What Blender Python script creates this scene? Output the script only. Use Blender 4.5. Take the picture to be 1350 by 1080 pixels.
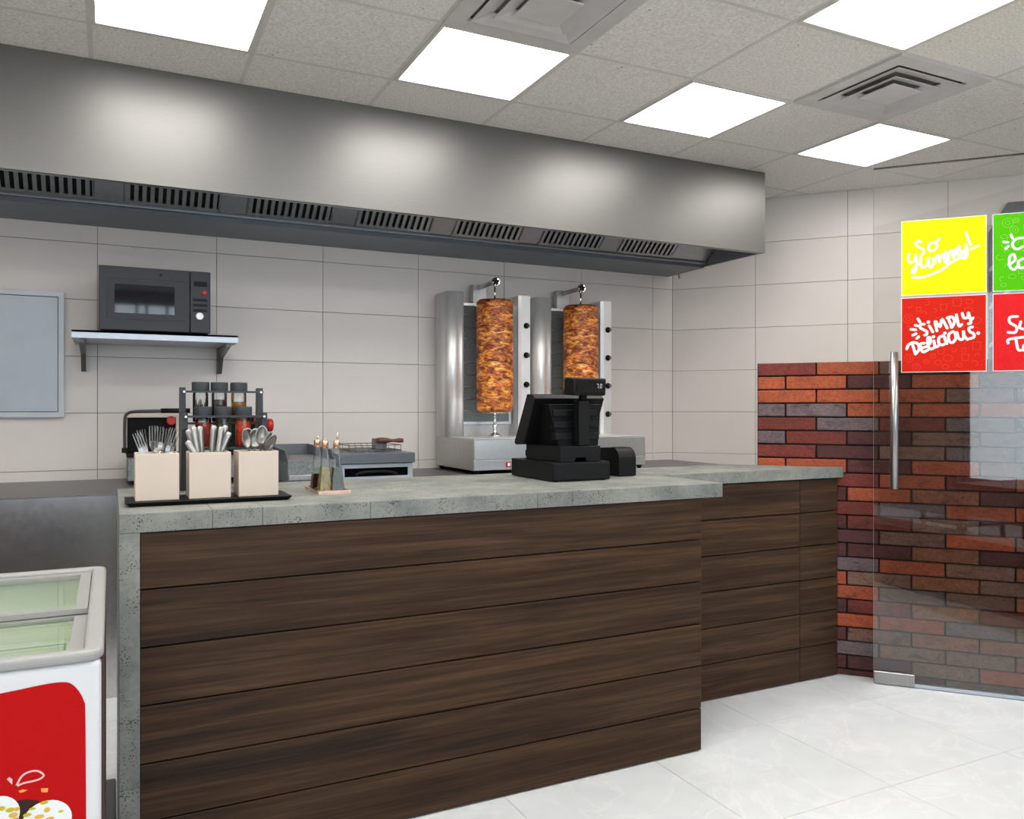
import bpy, bmesh, math, random
from mathutils import Vector, Matrix, noise
random.seed(7)
C = bpy.context.scene.collection
for o in list(bpy.data.objects): bpy.data.objects.remove(o)
PI = math.pi

# ------------------------------------------------------------------ camera, world, exposure
cd = bpy.data.cameras.new('camera'); cam = bpy.data.objects.new('camera', cd); C.objects.link(cam)
cam.location = (0, 0, 1.27); cam.rotation_euler = (PI/2, 0, -math.radians(26.3))
cd.sensor_width = 36.0; cd.sensor_fit = 'HORIZONTAL'; cd.lens = 36.0*1071/1350
cd.shift_y = -2.0/1350; cd.clip_start = 0.02
sc = bpy.context.scene; sc.camera = cam
sc.view_settings.view_transform = 'Standard'; sc.view_settings.look = 'None'
sc.view_settings.gamma = 1.0; sc.view_settings.use_curve_mapping = False
sc.view_settings.exposure = 1.0
sc.cycles.max_bounces = 10; sc.cycles.diffuse_bounces = 6; sc.cycles.glossy_bounces = 5
sc.cycles.transparent_max_bounces = 16; sc.cycles.use_denoising = True
PANEL = 5.6                                     # radiance of the ceiling light panels
world = bpy.data.worlds.new('daylight'); sc.world = world; world.use_nodes = True
bg = world.node_tree.nodes['Background']; bg.inputs[0].default_value = (0.82, 0.91, 1.0, 1); bg.inputs[1].default_value = 1.8

# ------------------------------------------------------------------ materials
class NT:
    def __init__(s, name):
        s.m = bpy.data.materials.new(name); s.m.use_nodes = True
        s.t = s.m.node_tree; s.b = s.t.nodes['Principled BSDF']
    def n(s, typ, **kw):
        nd = s.t.nodes.new(typ)
        for k, v in kw.items():
            if k in nd.inputs: nd.inputs[k].default_value = v
            else: setattr(nd, k, v)
        return nd
    def l(s, a, b): s.t.links.new(a, b)
    def coords(s, scale=(1,1,1), rand=0.0):
        tc = s.n('ShaderNodeTexCoord'); mp = s.n('ShaderNodeMapping'); mp.inputs['Scale'].default_value = scale
        if rand:
            oi = s.n('ShaderNodeObjectInfo'); mu = s.n('ShaderNodeMath', operation='MULTIPLY'); mu.inputs[1].default_value = rand
            s.l(oi.outputs['Random'], mu.inputs[0])
            ad = s.n('ShaderNodeVectorMath', operation='ADD'); s.l(tc.outputs['Object'], ad.inputs[0]); s.l(mu.outputs[0], ad.inputs[1])
            s.l(ad.outputs[0], mp.inputs['Vector'])
        else: s.l(tc.outputs['Object'], mp.inputs['Vector'])
        return mp.outputs['Vector']
    def noise(s, vec, scale, detail=4, rough=.55, dist=0):
        nd = s.n('ShaderNodeTexNoise'); nd.inputs['Scale'].default_value = scale; nd.inputs['Detail'].default_value = detail
        nd.inputs['Roughness'].default_value = rough; nd.inputs['Distortion'].default_value = dist
        s.l(vec, nd.inputs['Vector']); return nd.outputs['Fac']
    def ramp(s, fac, stops):
        r = s.n('ShaderNodeValToRGB'); el = r.color_ramp.elements
        while len(el) < len(stops): el.new(.5)
        for e, (p, c) in zip(el, stops):
            e.position = p; e.color = (c[0], c[1], c[2], 1) if len(c) == 3 else c
        s.l(fac, r.inputs[0]); return r.outputs[0]
    def mix(s, fac, a, b, blend='MIX'):
        m = s.n('ShaderNodeMix', data_type='RGBA', blend_type=blend)
        for sock, v in ((m.inputs[0], fac), (m.inputs[6], a), (m.inputs[7], b)):
            if isinstance(v, (int, float)): sock.default_value = v
            elif isinstance(v, tuple): sock.default_value = (*v, 1) if len(v) == 3 else v
            else: s.l(v, sock)
        return m.outputs[2]
    def bump(s, h, strength, dist=.002):
        b = s.n('ShaderNodeBump'); b.inputs['Strength'].default_value = strength; b.inputs['Distance'].default_value = dist
        s.l(h, b.inputs['Height']); s.l(b.outputs[0], s.b.inputs['Normal'])
    def set(s, **kw):
        for k, v in kw.items():
            i = s.b.inputs[k]
            if hasattr(v, 'is_linked') or hasattr(v, 'links'): s.l(v, i)
            else: i.default_value = v
        return s

def hexc(r, g, b):
    f = lambda c: (c/255/12.92) if c/255 <= .04045 else ((c/255+.055)/1.055)**2.4
    return (f(r), f(g), f(b), 1)
def simple(name, col, rough=.5, metal=0.0, var=.06, scale=8.0, **kw):
    """plain material with a faint procedural mottling"""
    t = NT(name); v = t.coords()
    nz = t.noise(v, scale, 3)
    lo = tuple(c*(1-var) for c in col[:3]); hi = tuple(min(1, c*(1+var)) for c in col[:3])
    t.set(**{'Base Color': t.ramp(nz, [(.3, lo), (.7, hi)]), 'Roughness': rough, 'Metallic': metal}); t.set(**kw)
    return t.m
M = {}
M['grout'] = simple('tile_grout', hexc(122, 96, 78), .9)
M['wall_tile'] = simple('wall_tile', hexc(218, 211, 207), .34, var=.025, scale=3)
M['plaster'] = simple('plaster', hexc(226, 223, 219), .8)
M['front_wall'] = simple('brown_front_wall', hexc(92, 72, 60), .7)
M['ceil_dark'] = simple('ceiling_slab', hexc(150, 148, 144), .9)
t = NT('ceiling_tile'); v = t.coords((1,1,1), 9.0); n1 = t.noise(v, 95, 3, .6)
vo = t.n('ShaderNodeTexVoronoi'); vo.inputs['Scale'].default_value = 17; t.l(v, vo.inputs['Vector'])
spk = t.ramp(vo.outputs['Distance'], [(.055, (.15,.15,.15)), (.085, (1,1,1))])
n3 = t.noise(v, 11, 2); gate = t.ramp(n3, [(.53, (1,1,1)), (.58, (0,0,0))])
spk2 = t.mix(gate, spk, (1,1,1))
base = t.ramp(n1, [(.3, hexc(208,204,198)[:3]), (.65, hexc(238,235,230)[:3])])
t.set(**{'Base Color': t.mix(1.0, base, spk2, 'MULTIPLY'), 'Roughness': .9}); t.bump(n1, .55, .004); M['ceil_tile'] = t.m
M['grid'] = simple('ceiling_grid_metal', hexc(205, 203, 198), .5)
t = NT('light_diffuser'); t.set(**{'Base Color': (.9,.9,.88,1), 'Emission Color': (1.0,.972,.925,1), 'Emission Strength': PANEL}); M['diffuser'] = t.m
M['white_metal'] = simple('white_painted_metal', hexc(205, 202, 198), .45)
M['vent'] = simple('vent_metal', hexc(196, 193, 192), .42)
def steel(name, val, rough, stretch=(1,1,1), amp=.05, tint=(1,1,1)):
    t = NT(name); v = t.coords(stretch); nz = t.noise(v, 40, 3)
    t.set(**{'Base Color': t.ramp(nz, [(.3, tuple(val*.92*c for c in tint)), (.7, tuple(val*1.05*c for c in tint))]), 'Metallic': 1.0,
             'Roughness': t.ramp(nz, [(.3, (rough-amp,)*3), (.7, (rough+amp,)*3)])})
    return t.m
M['hood'] = steel('hood_steel', .19, .42, (.5, 1, 40), .008, (1,.975,.945))
M['hood'].node_tree.nodes['Principled BSDF'].inputs['Metallic'].default_value = .82
M['hood_dark'] = steel('hood_inner_steel', .34, .38, (1,1,1), .03, (.95,1,1.06))
M['slot'] = simple('filter_slot_black', (.006,.006,.007,1), .8)
M['steel'] = steel('brushed_steel', .78, .34, (14,14,.4), .015, (.98,1,1.02))
M['steel_soft'] = steel('satin_steel', .50, .42, (1,1,1), .03)
M['steel_bright'] = steel('polished_steel', .82, .40, (14,14,.3), .015)
M['worktop'] = steel('worktop_steel', .26, .42, (1,1,1), .03)
M['cabinet'] = steel('cabinet_steel', .62, .26, (1,1,1), .006, (1,.98,.97))
M['steel_bright'].node_tree.nodes['Principled BSDF'].inputs['Metallic'].default_value = .6
M['cutlery'] = steel('cutlery_steel', .36, .3, (1,1,1), .03, (1,.98,.95))
M['knife_grip'] = steel('knife_handle_steel', .44, .36, (1,1,1), .03, (1,.97,.92))
M['pull'] = steel('satin_pull_bar', .42, .3, (14,14,.4), .01)
M['chrome'] = steel('chrome', .75, .12, (1,1,1), .02)
M['copper'] = steel('copper_plate', .9, .25, (1,1,1), .03, (.93,.62,.48))
M['speckled'] = simple('speckled_grey_enamel', hexc(118, 124, 126), .45, 0, .35, 120)
M['grey_steel'] = simple('blue_grey_painted_steel', hexc(104, 110, 117), .4, .3)
M['hatch'] = simple('hatch_grey_paint', hexc(168, 176, 184), .35, .25, .03)
M['hatch_frame'] = simple('hatch_frame_grey', hexc(184, 190, 195), .4, .2, .03)
M['shelf'] = simple('shelf_pale_steel', hexc(186, 196, 206), .35, .35, .03)
M['bracket'] = simple('bracket_grey', hexc(110, 110, 110), .4, .5)
M['mw_body'] = simple('microwave_charcoal', hexc(45, 47, 55), .4, 0, .04, **{'Specular IOR Level': .3})
M['mw_door'] = simple('microwave_door_dark', hexc(48, 49, 56), .35, 0, .04, **{'Specular IOR Level': .3})
M['mw_glass'] = simple('microwave_window', hexc(30, 31, 37), .04, 0, .02, 8, **{'Specular IOR Level': 1.0})
M['black'] = simple('black_plastic', (.0045,.0045,.005,1), .45, 0, .1, **{'Specular IOR Level': .22})
M['black_soft'] = simple('black_matte_plastic', (.0032,.0032,.0035,1), .6, 0, .1, **{'Specular IOR Level': .15})
M['screen_black'] = simple('display_glass_black', (.003,.003,.004,1), .12)
M['dark_grey'] = simple('dark_grey_plastic', hexc(56, 60, 64), .45, **{'Specular IOR Level': .3})
M['red_plastic'] = simple('red_plastic', hexc(190, 25, 30), .35)
M['white_plastic'] = simple('white_plastic', hexc(240, 242, 244), .35, 0, .02)
M['cream'] = simple('cream_ceramic', hexc(206, 190, 176), .40, 0, .015)
M['cream_plate'] = simple('cream_enamel', hexc(200, 190, 178), .4)
M['wood_handle'] = simple('turned_wood_handle', hexc(96, 58, 44), .5, 0, .2, 40)
M['mat'] = simple('dark_grey_sheet', hexc(104, 106, 108), .7)
M['chair_wood'] = simple('dark_stained_wood', hexc(74, 38, 26), .4, 0, .2, 14)
M['glass_edge'] = simple('glass_edge_green', hexc(120, 132, 124), .3)
M['rubber'] = simple('door_seal_dark', hexc(60, 60, 58), .6)
M['grey_shape'] = simple('slate_grey_flat', hexc(92, 97, 103), .5, 0, .08)
M['grey_shape_stripe'] = simple('pale_grey_stripe', hexc(150, 155, 160), .5)
def led(name, col, st):
    t = NT(name); t.set(**{'Base Color': (.02,.02,.02,1), 'Emission Color': col, 'Emission Strength': st}); return t.m
M['digit'] = led('lit_digits', (.85,.9,1,1), .35)
# floor tile: white marble-look porcelain
t = NT('floor_tile'); v = t.coords((1,1,1), 13.0)
w = t.noise(v, 2.2, 6, .6, 1.6); vein = t.ramp(w, [(.47, (0,0,0)), (.5, (1,1,1)), (.53, (0,0,0))])
cl = t.noise(v, 5, 5); base = t.ramp(cl, [(.3, hexc(224,228,231)[:3]), (.7, hexc(234,238,241)[:3])])
vn = t.n('ShaderNodeMath', operation='MULTIPLY'); t.l(vein, vn.inputs[0]); vn.inputs[1].default_value = .35
t.set(**{'Base Color': t.mix(vn.outputs[0], base, hexc(250,249,248)[:3]), 'Roughness': .22, 'Specular IOR Level': .35}); M['floor_tile'] = t.m
M['floor_grout'] = simple('floor_grout', hexc(186, 180, 170), .8)
# dark wood planks
t = NT('dark_walnut_plank'); v = t.coords((.38, 7, 9), 31.0)
g = t.noise(v, 3.0, 9, .66, .45); v2 = t.coords((1.2, 60, 60), 17.0); f = t.noise(v2, 2.5, 3, .5); v3 = t.coords((.8, 4, 4), 7.0); b3 = t.noise(v3, 1.5, 2)
c1 = t.ramp(g, [(.28, hexc(40,29,22)[:3]), (.48, hexc(63,46,33)[:3]), (.62, hexc(80,60,43)[:3]), (.78, hexc(52,39,29)[:3])])
c2 = t.ramp(f, [(.3, (.66,.65,.64)), (.65, (1.14,1.11,1.08))])
c3 = t.ramp(b3, [(.3, (.80,.80,.82)), (.7, (1.12,1.08,1.05))])
t.set(**{'Base Color': t.mix(1.0, t.mix(1.0, c1, c2, 'MULTIPLY'), c3, 'MULTIPLY'), 'Roughness': .48, 'Specular IOR Level': .18}); t.bump(f, .12, .001); M['wood'] = t.m
M['carcass'] = simple('dark_carcass_board', hexc(34, 26, 22), .7)
# concrete with pores
t = NT('porous_concrete'); v = t.coords()
n1 = t.noise(v, 6, 6, .6); n2 = t.noise(v, 60, 3)
base = t.ramp(n1, [(.28, hexc(104,110,108)[:3]), (.7, hexc(150,151,143)[:3])])
vo = t.n('ShaderNodeTexVoronoi'); vo.inputs['Scale'].default_value = 150; t.l(v, vo.inputs['Vector']); vo.inputs['Randomness'].default_value = 1
n4 = t.noise(v, 22, 2); thr = t.n('ShaderNodeMath', operation='MULTIPLY_ADD'); t.l(n4, thr.inputs[0]); thr.inputs[1].default_value = -.8; thr.inputs[2].default_value = .44
ad = t.n('ShaderNodeMath', operation='ADD'); t.l(vo.outputs['Distance'], ad.inputs[0]); t.l(thr.outputs[0], ad.inputs[1])
pore = t.ramp(ad.outputs[0], [(.19, (.25,.25,.26)), (.29, (1,1,1))])
fine = t.ramp(n2, [(.3, (.88,.88,.88)), (.6, (1,1,1))])
t.set(**{'Base Color': t.mix(1.0, t.mix(1.0, base, pore, 'MULTIPLY'), fine, 'MULTIPLY'), 'Roughness': .62}); t.bump(pore, .5, .002); M['concrete'] = t.m
# brick: per-object colour with fired blotches
t = NT('fired_brick'); oi = t.n('ShaderNodeObjectInfo'); v = t.coords((1,1,1.6), 41.0)
n1 = t.noise(v, 13, 5, .65, .6); n2 = t.noise(v, 80, 3, .6)
bl = t.ramp(n1, [(.28, (.42,.36,.38)), (.45, (.95,.93,.93)), (.58, (1.05,1.03,1)), (.72, (1.35,1.25,1.2))])
fi = t.ramp(n2, [(.3, (.66,.64,.64)), (.62, (1.10,1.10,1.10))])
t.set(**{'Base Color': t.mix(1.0, t.mix(1.0, oi.outputs['Color'], bl, 'MULTIPLY'), fi, 'MULTIPLY'), 'Roughness': .75}); t.bump(n2, .5, .004); M['brick'] = t.m
M['mortar'] = simple('dark_mortar', hexc(34, 26, 24), .95, 0, .3, 60)
# roasted meat
t = NT('roasted_meat'); v = t.coords((1,1,2.6)); n1 = t.noise(v, 15, 9, .68, 1.2); v2 = t.coords((1,1,3.2)); n2 = t.noise(v2, 6.0, 4, .5, .8)
v3 = t.coords((1,1,5)); n3 = t.noise(v3, 38, 4, .6, .4)
c = t.ramp(n1, [(.30, hexc(40,14,8)[:3]), (.40, hexc(116,46,16)[:3]), (.48, hexc(190,98,32)[:3]), (.55, hexc(232,150,60)[:3]), (.64, hexc(252,208,130)[:3])])
d = t.ramp(n2, [(.34, (.40,.27,.28)), (.45, (.9,.86,.86)), (.54, (1,1,1)), (.68, (1.35,1.25,1.0))])
e = t.ramp(n3, [(.34, (.36,.28,.26)), (.52, (1.1,1.08,1.06))])
t.set(**{'Base Color': t.mix(1.0, t.mix(1.0, c, d, 'MULTIPLY'), e, 'MULTIPLY'), 'Roughness': .38}); t.bump(n1, .7, .008); M['meat'] = t.m
def thin_glass(name, tint, gain=1.0, ior=1.5, rough=0.0):
    """a thin pane: clear transmission plus a Fresnel mirror reflection"""
    t = NT(name); out = t.t.nodes['Material Output']; t.t.nodes.remove(t.b)
    tr = t.n('ShaderNodeBsdfTransparent'); tr.inputs[0].default_value = (*tint, 1)
    gl = t.n('ShaderNodeBsdfGlossy'); gl.inputs['Roughness'].default_value = rough; gl.inputs['Color'].default_value = (1,1,1,1)
    fr = t.n('ShaderNodeFresnel'); fr.inputs['IOR'].default_value = ior
    mu = t.n('ShaderNodeMath', operation='MULTIPLY', use_clamp=True); mu.inputs[1].default_value = gain; t.l(fr.outputs[0], mu.inputs[0])
    mx = t.n('ShaderNodeMixShader'); t.l(mu.outputs[0], mx.inputs[0]); t.l(tr.outputs[0], mx.inputs[1]); t.l(gl.outputs[0], mx.inputs[2])
    t.l(mx.outputs[0], out.inputs[0]); return t.m
M['pane'] = thin_glass('door_glass', (.972,.972,.962), 1.7)
M['window_glass'] = thin_glass('window_glass', (.97,.98,.98), 1.0)
M['lid_glass'] = thin_glass('freezer_lid_glass', (.965,.985,.955), .5)
M['jar_glass'] = thin_glass('jar_glass', (.93,.95,.94), 1.2)
M['cruet_glass'] = thin_glass('cruet_glass', (.93,.95,.93), .7)
for nm, c, r in (('red_spice', (176,52,38), .8), ('green_herb', (58,76,42), .9), ('orange_spice', (224,72,30), .8), ('yellow_spice', (176,124,38), .8),
              ('dark_spice', (74,62,54), .8), ('chili', (92,52,46), .7), ('red_vinegar', (64,22,22), .15), ('olive_oil', (150,126,8), .2), ('herb_oil', (52,60,14), .25)):
    M[nm] = simple(nm, hexc(*c), r, 0, .45, 90)
for nm, c in (('sign_yellow', (255,246,10)), ('sign_red', (206,34,16)), ('sign_red_light', (232,76,48)), ('sign_green', (84,190,6)), ('sign_green_light', (146,214,80)),
              ('sign_scarlet', (224,34,38)), ('sign_scarlet_light', (208,28,32)), ('sign_white', (250,250,248)), ('freezer_red', (182,8,12)), ('print_pink', (250,190,185)), ('print_orange', (240,160,80)),
              ('print_white', (232,236,236)), ('print_lime', (196,186,40)), ('print_ochre', (222,180,70)), ('print_dark', (60,36,36))):
    M[nm] = simple(nm, hexc(*c), .55, 0, .015, 8, **{'Specular IOR Level': .12})
M['maroon'] = simple('dark_maroon_side', hexc(62, 34, 38), .4)
M['freezer_white'] = simple('freezer_white_panel', hexc(216, 218, 220), .3, 0, .01)
M['freezer_rim'] = simple('freezer_grey_rim', hexc(158, 158, 157), .4, 0, .02)
M['lid_frame'] = simple('lid_frame_grey', hexc(150, 150, 148), .4, 0, .02)
M['liner'] = simple('freezer_liner', hexc(232, 238, 220), .5, 0, .02)
M['liner_line'] = simple('freezer_liner_step', hexc(128, 160, 132), .5, 0, .02)

# ------------------------------------------------------------------ mesh helpers
class MB:
    def __init__(s): s.v = []; s.f = []; s.sm = []
    def add(s, vs, fs, smooth=False, mat=None):
        o = len(s.v)
        s.v += [tuple(mat @ Vector(p)) if mat is not None else tuple(p) for p in vs]
        s.f += [tuple(i+o for i in f) for f in fs]; s.sm += [smooth]*len(fs); return s
    def box(s, x0, x1, y0, y1, z0, z1, mat=None):
        vs = [(x0,y0,z0),(x1,y0,z0),(x1,y1,z0),(x0,y1,z0),(x0,y0,z1),(x1,y0,z1),(x1,y1,z1),(x0,y1,z1)]
        return s.add(vs, [(3,2,1,0),(4,5,6,7),(0,1,5,4),(1,2,6,5),(2,3,7,6),(3,0,4,7)], False, mat)
    def hexa(s, b, tp, mat=None):               # four bottom and four top corners, both counter-clockwise from above
        return s.add(list(b)+list(tp), [(3,2,1,0),(4,5,6,7),(0,1,5,4),(1,2,6,5),(2,3,7,6),(3,0,4,7)], False, mat)
    def prism(s, prof, a0, a1, axis='x', smooth=False, mat=None):
        n = len(prof)
        def p3(p, a): return (a,p[0],p[1]) if axis == 'x' else ((p[0],a,p[1]) if axis == 'y' else (p[0],p[1],a))
        vs = [p3(p,a0) for p in prof]+[p3(p,a1) for p in prof]
        fs = [tuple(range(n))[::-1], tuple(range(n,2*n))]
        s.add(vs, fs, False, mat); o = len(s.v)-2*n
        for i in range(n):
            j = (i+1) % n; s.f.append((o+i,o+j,o+n+j,o+n+i)); s.sm.append(smooth)
        return s
    def lathe(s, prof, c=(0,0,0), seg=24, mat=None, smooth=True, cap=True, axis='z'):
        vs = []; fs = []
        for r, z in prof:
            for k in range(seg):
                a = 2*PI*k/seg; p = (r*math.cos(a), r*math.sin(a), z)
                if axis == 'y': p = (p[0], -p[2], p[1])        # axis pointing to -y
                if axis == 'x': p = (p[2], p[0], p[1])
                vs.append((p[0]+c[0], p[1]+c[1], p[2]+c[2]))
        for i in range(len(prof)-1):
            for k in range(seg):
                fs.append((i*seg+k, i*seg+(k+1)%seg, (i+1)*seg+(k+1)%seg, (i+1)*seg+k))
        s.add(vs, fs, smooth, mat)
        if cap:
            o = len(s.v)-len(vs)
            if prof[0][0] > 1e-5: s.f.append(tuple(o+k for k in range(seg))[::-1]); s.sm.append(False)
            if prof[-1][0] > 1e-5: s.f.append(tuple(o+(len(prof)-1)*seg+k for k in range(seg))); s.sm.append(False)
        return s
    def tube(s, pts, r, seg=8, mat=None):
        pts = [Vector(p) for p in pts]; rr = r if isinstance(r, (list, tuple)) else [r]*len(pts)
        vs = []; fs = []; up = None
        for i, p in enumerate(pts):
            d = (pts[min(i+1,len(pts)-1)]-pts[max(i-1,0)]).normalized()
            if up is None: up = Vector((0,0,1)) if abs(d.z) < .9 else Vector((1,0,0))
            a = (up - d*up.dot(d)).normalized(); b = d.cross(a); up = a
            for k in range(seg):
                t = 2*PI*k/seg; vs.append(tuple(p + a*(rr[i]*math.cos(t)) + b*(rr[i]*math.sin(t))))
        for i in range(len(pts)-1):
            for k in range(seg): fs.append((i*seg+k, i*seg+(k+1)%seg, (i+1)*seg+(k+1)%seg, (i+1)*seg+k))
        s.add(vs, fs, True, mat); o = len(s.v)-len(vs)
        s.f.append(tuple(o+k for k in range(seg))[::-1]); s.f.append(tuple(o+(len(pts)-1)*seg+k for k in range(seg))); s.sm += [False, False]
        return s
    def build(s, name, m, parent=None, bevel=0.0, seg=2, local=False, kind=None, label=None):
        me = bpy.data.meshes.new(name)
        off = Vector((0,0,0))
        if parent is not None and not local:
            p = parent
            while p is not None: off = off + Vector(p.location); p = p.parent
        me.from_pydata([tuple(Vector(p)-off) for p in s.v], [], s.f)
        me.polygons.foreach_set('use_smooth', s.sm); me.update()
        bm = bmesh.new(); bm.from_mesh(me); bmesh.ops.recalc_face_normals(bm, faces=bm.faces)
        if bevel:
            es = [e for e in bm.edges if len(e.link_faces) == 2 and e.calc_face_angle(0) > .6]
            r = bmesh.ops.bevel(bm, geom=es, offset=bevel, segments=seg, profile=.5, affect='EDGES', clamp_overlap=True)
            for f in r['faces']: f.smooth = seg > 1
        bm.to_mesh(me); bm.free()
        me.materials.append(m)
        o = bpy.data.objects.new(name, me); C.objects.link(o)
        if parent is not None: o.parent = parent
        if kind: o['kind'] = kind
        if label: o['label'] = label
        return o
def thing(name, label, cat, loc=(0,0,0), rz=0.0, group=None):
    o = bpy.data.objects.new(name, None); C.objects.link(o); o.location = loc; o.rotation_euler = (0,0,rz)
    o.empty_display_size = .05; o['label'] = label; o['category'] = cat
    if group: o['group'] = group
    return o
def tag(o, label, cat, group=None):
    o['label'] = label; o['category'] = cat
    if group: o['group'] = group
    return o
def dup(o, parent=None, name=None):
    c = o.copy(); C.objects.link(c)
    if parent is not None: c.parent = parent
    for ch in list(o.children): dup(ch, c)
    return c
def smooth_path(pts, n=6):
    """Catmull-Rom through the points"""
    if len(pts) < 3: return [tuple(p) for p in pts]
    P = [pts[0]]+list(pts)+[pts[-1]]; out = []
    for i in range(1, len(P)-2):
        for k in range(n):
            t = k/n; q = []
            for a in range(len(pts[0])):
                p0,p1,p2,p3 = P[i-1][a],P[i][a],P[i+1][a],P[i+2][a]
                q.append(.5*((2*p1)+(-p0+p2)*t+(2*p0-5*p1+4*p2-p3)*t*t+(-p0+3*p1-3*p2+p3)*t**3))
            out.append(tuple(q))
    out.append(tuple(pts[-1])); return out
def ribbon(mb, pts, w, y, capseg=6):
    """flat brush stroke in the local xz plane at depth y, with round ends"""
    n = len(pts); L = []; R = []
    for i in range(n):
        a = Vector(pts[max(i-1,0)]); b = Vector(pts[min(i+1,n-1)]); d = b-a
        d = d.normalized() if d.length > 1e-9 else Vector((1,0)); nn = Vector((-d.y, d.x))*w/2
        p = Vector(pts[i]); L.append(p+nn); R.append(p-nn)
    vs = [(p.x,y,p.y) for p in L]+[(p.x,y,p.y) for p in R]
    mb.add(vs, [(i,i+1,n+i+1,n+i) for i in range(n-1)])
    for p in (pts[0], pts[-1]): disc(mb, p, w/2, y, 10)
def disc(mb, p, r, y, n=14, rz=None):
    mb.add([(p[0]+r*math.cos(2*PI*k/n), y, p[1]+(rz or r)*math.sin(2*PI*k/n)) for k in range(n)], [tuple(range(n))])

# ------------------------------------------------------------------ room shell
ANG = math.radians(48.5); UX, UY = math.cos(ANG), -math.sin(ANG)
CEIL = 2.739
def struct(o): o['kind'] = 'structure'; return o
# floor
fl = struct(MB().box(-2.6, 7.2, 1.0, 5.0, -.06, -.004).build('floor', M['floor_grout']))
fx = [2.355+.6*k for k in range(-6, 7)]; fy = [2.482+.6*k for k in range(-2, 5)]
protos = {}
def tile_piece(name, parent, x0, x1, y0, y1, z0, z1, m, gap=.0015, bevel=.001):
    """a rectangular piece that shares mesh data with the others of its size"""
    w, d, h = round(x1-x0,4), round(y1-y0,4), round(z1-z0,4); k = (name, w, d, h)
    if k not in protos:
        mb = MB(); g = [gap if s > 3*gap else 0 for s in (w,d,h)]
        flat = min((w,d,h)); g = [0 if s == flat else q for s, q in zip((w,d,h), g)]
        mb.box(-w/2+g[0], w/2-g[0], -d/2+g[1], d/2-g[1], -h/2+g[2], h/2-g[2]); o = mb.build(name, m, None, bevel, 1); protos[k] = o.data; bpy.data.objects.remove(o)
    o = bpy.data.objects.new(name, protos[k]); C.objects.link(o); o.parent = parent; o.location = ((x0+x1)/2, (y0+y1)/2, (z0+z1)/2); return o
for i in range(len(fx)-1):
    for j in range(len(fy)-1):
        y0 = max(fy[j], 1.0); y1 = min(fy[j+1], 4.79)
        tile_piece('tile', fl, fx[i], fx[i+1], y0, y1, -.02, 0, M['floor_tile'], .0012, .0006)
sf = struct(MB().box(-2.6, 7.2, -2.6, 1.0, -.06, 0).build('floor_seating', M['floor_tile']))
# walls
wb = struct(MB().box(-2.6, 3.72, 4.808, 4.93, 0, CEIL).build('wall_back', M['grout']))
wx = [-.062+.594*k for k in range(-2, 7)]; wz = [.946+.297*k for k in range(-1, 6)]
xe = wx+[3.68]
for i in range(len(xe)-1):
    for j in range(len(wz)-1): tile_piece('tile', wb, xe[i], xe[i+1], 4.80, 4.815, wz[j], wz[j+1], M['wall_tile'], .0012, .0008)
wr = struct(MB().box(0, 5.2, .008, .13, 0, CEIL).build('wall_right', M['grout']))
wr.location = (3.68, 4.80, 0); wr.rotation_euler.z = -ANG
xs = [0]+[.583+.6*k for k in range(0, 8)]; wz2 = wz+[CEIL]
for i in range(len(xs)-1):
    for j in range(len(wz2)-1): tile_piece('tile', wr, xs[i], xs[i+1], 0, .015, wz2[j], wz2[j+1], M['wall_tile'], .0012, .0008)
struct(MB().box(-2.72, -2.6, -2.6, 4.93, 0, CEIL).build('wall_left', M['plaster']))
struct(MB().box(7.2, 7.32, -2.6, 1.2, 0, CEIL).build('wall_far_right', M['plaster']))
wf = MB(); WX0, WX1, WZ0, WZ1 = -1.03, 4.4, .41, 2.63
wf.box(-2.6, WX0, -2.72, -2.6, 0, CEIL); wf.box(WX1, 7.2, -2.72, -2.6, 0, CEIL)
wf.box(WX0, WX1, -2.72, -2.6, 0, WZ0); wf.box(WX0, WX1, -2.72, -2.6, WZ1, CEIL)
struct(wf.build('wall_front', M['front_wall']))
wn = MB()
for x in (WX0, .02, .285, .40, .64, 2.3, WX1-.03): wn.box(x, x+.03, -2.70, -2.62, WZ0, WZ1)
wn.box(WX0, WX1, -2.70, -2.62, WZ0, WZ0+.05); wn.box(WX0, WX1, -2.70, -2.62, WZ1-.05, WZ1)
wno = struct(wn.build('window_1', M['dark_grey']))
MB().box(WX0+.03, WX1-.03, -2.665, -2.659, WZ0+.03, WZ1-.03).build('pane', M['window_glass'], wno)
# brick partition
br = struct(MB().box(-.524, 3.6, .012, .11, 0, 1.490).build('wall_partition', M['mortar']))
br.location = (3.205+.749*.012, 2.663+.6626*.012, 0); br.rotation_euler.z = -ANG
BC = {'o': (184,92,54), 'r': (128,54,42), 'd': (90,46,44), 'p': (118,104,108), 'b': (156,100,72), 'm': (86,48,50), 'k': (136,106,90), 'l': (190,108,70)}
rows = 'rokkbb oodopp oookpp ppoool rprppk prdkpp rdkpp oodokp rroro rdobdo rrpoo rdrkdb rmkok rddbdb rpokb rokbkd ropkb rmrbrk roopk rdkbbr rpkkb rdmkok rddkb'.split()
BH = .0665; BL = .2763; rb = random.Random(4)
bp = {}
def brick_mesh(L, H, var):
    k = (round(L,3), round(H,3), var)
    if k not in bp:
        r = random.Random(hash(k) & 0xffff); mb = MB(); j = lambda: r.uniform(-.0012, .0012)
        x0, x1, z0, z1 = -L/2+.0036, L/2-.0036, -H/2+.0032, H/2-.0032
        mb.hexa([(x0+j(),0,z0+j()),(x1+j(),0,z0+j()),(x1,.03,z0),(x0,.03,z0)], [(x0+j(),0,z1+j()),(x1+j(),0,z1+j()),(x1,.03,z1),(x0,.03,z1)])
        o = mb.build('brick', M['brick'], None, .0036, 2); bp[k] = o.data; bpy.data.objects.remove(o)
    return bp[k]
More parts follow.
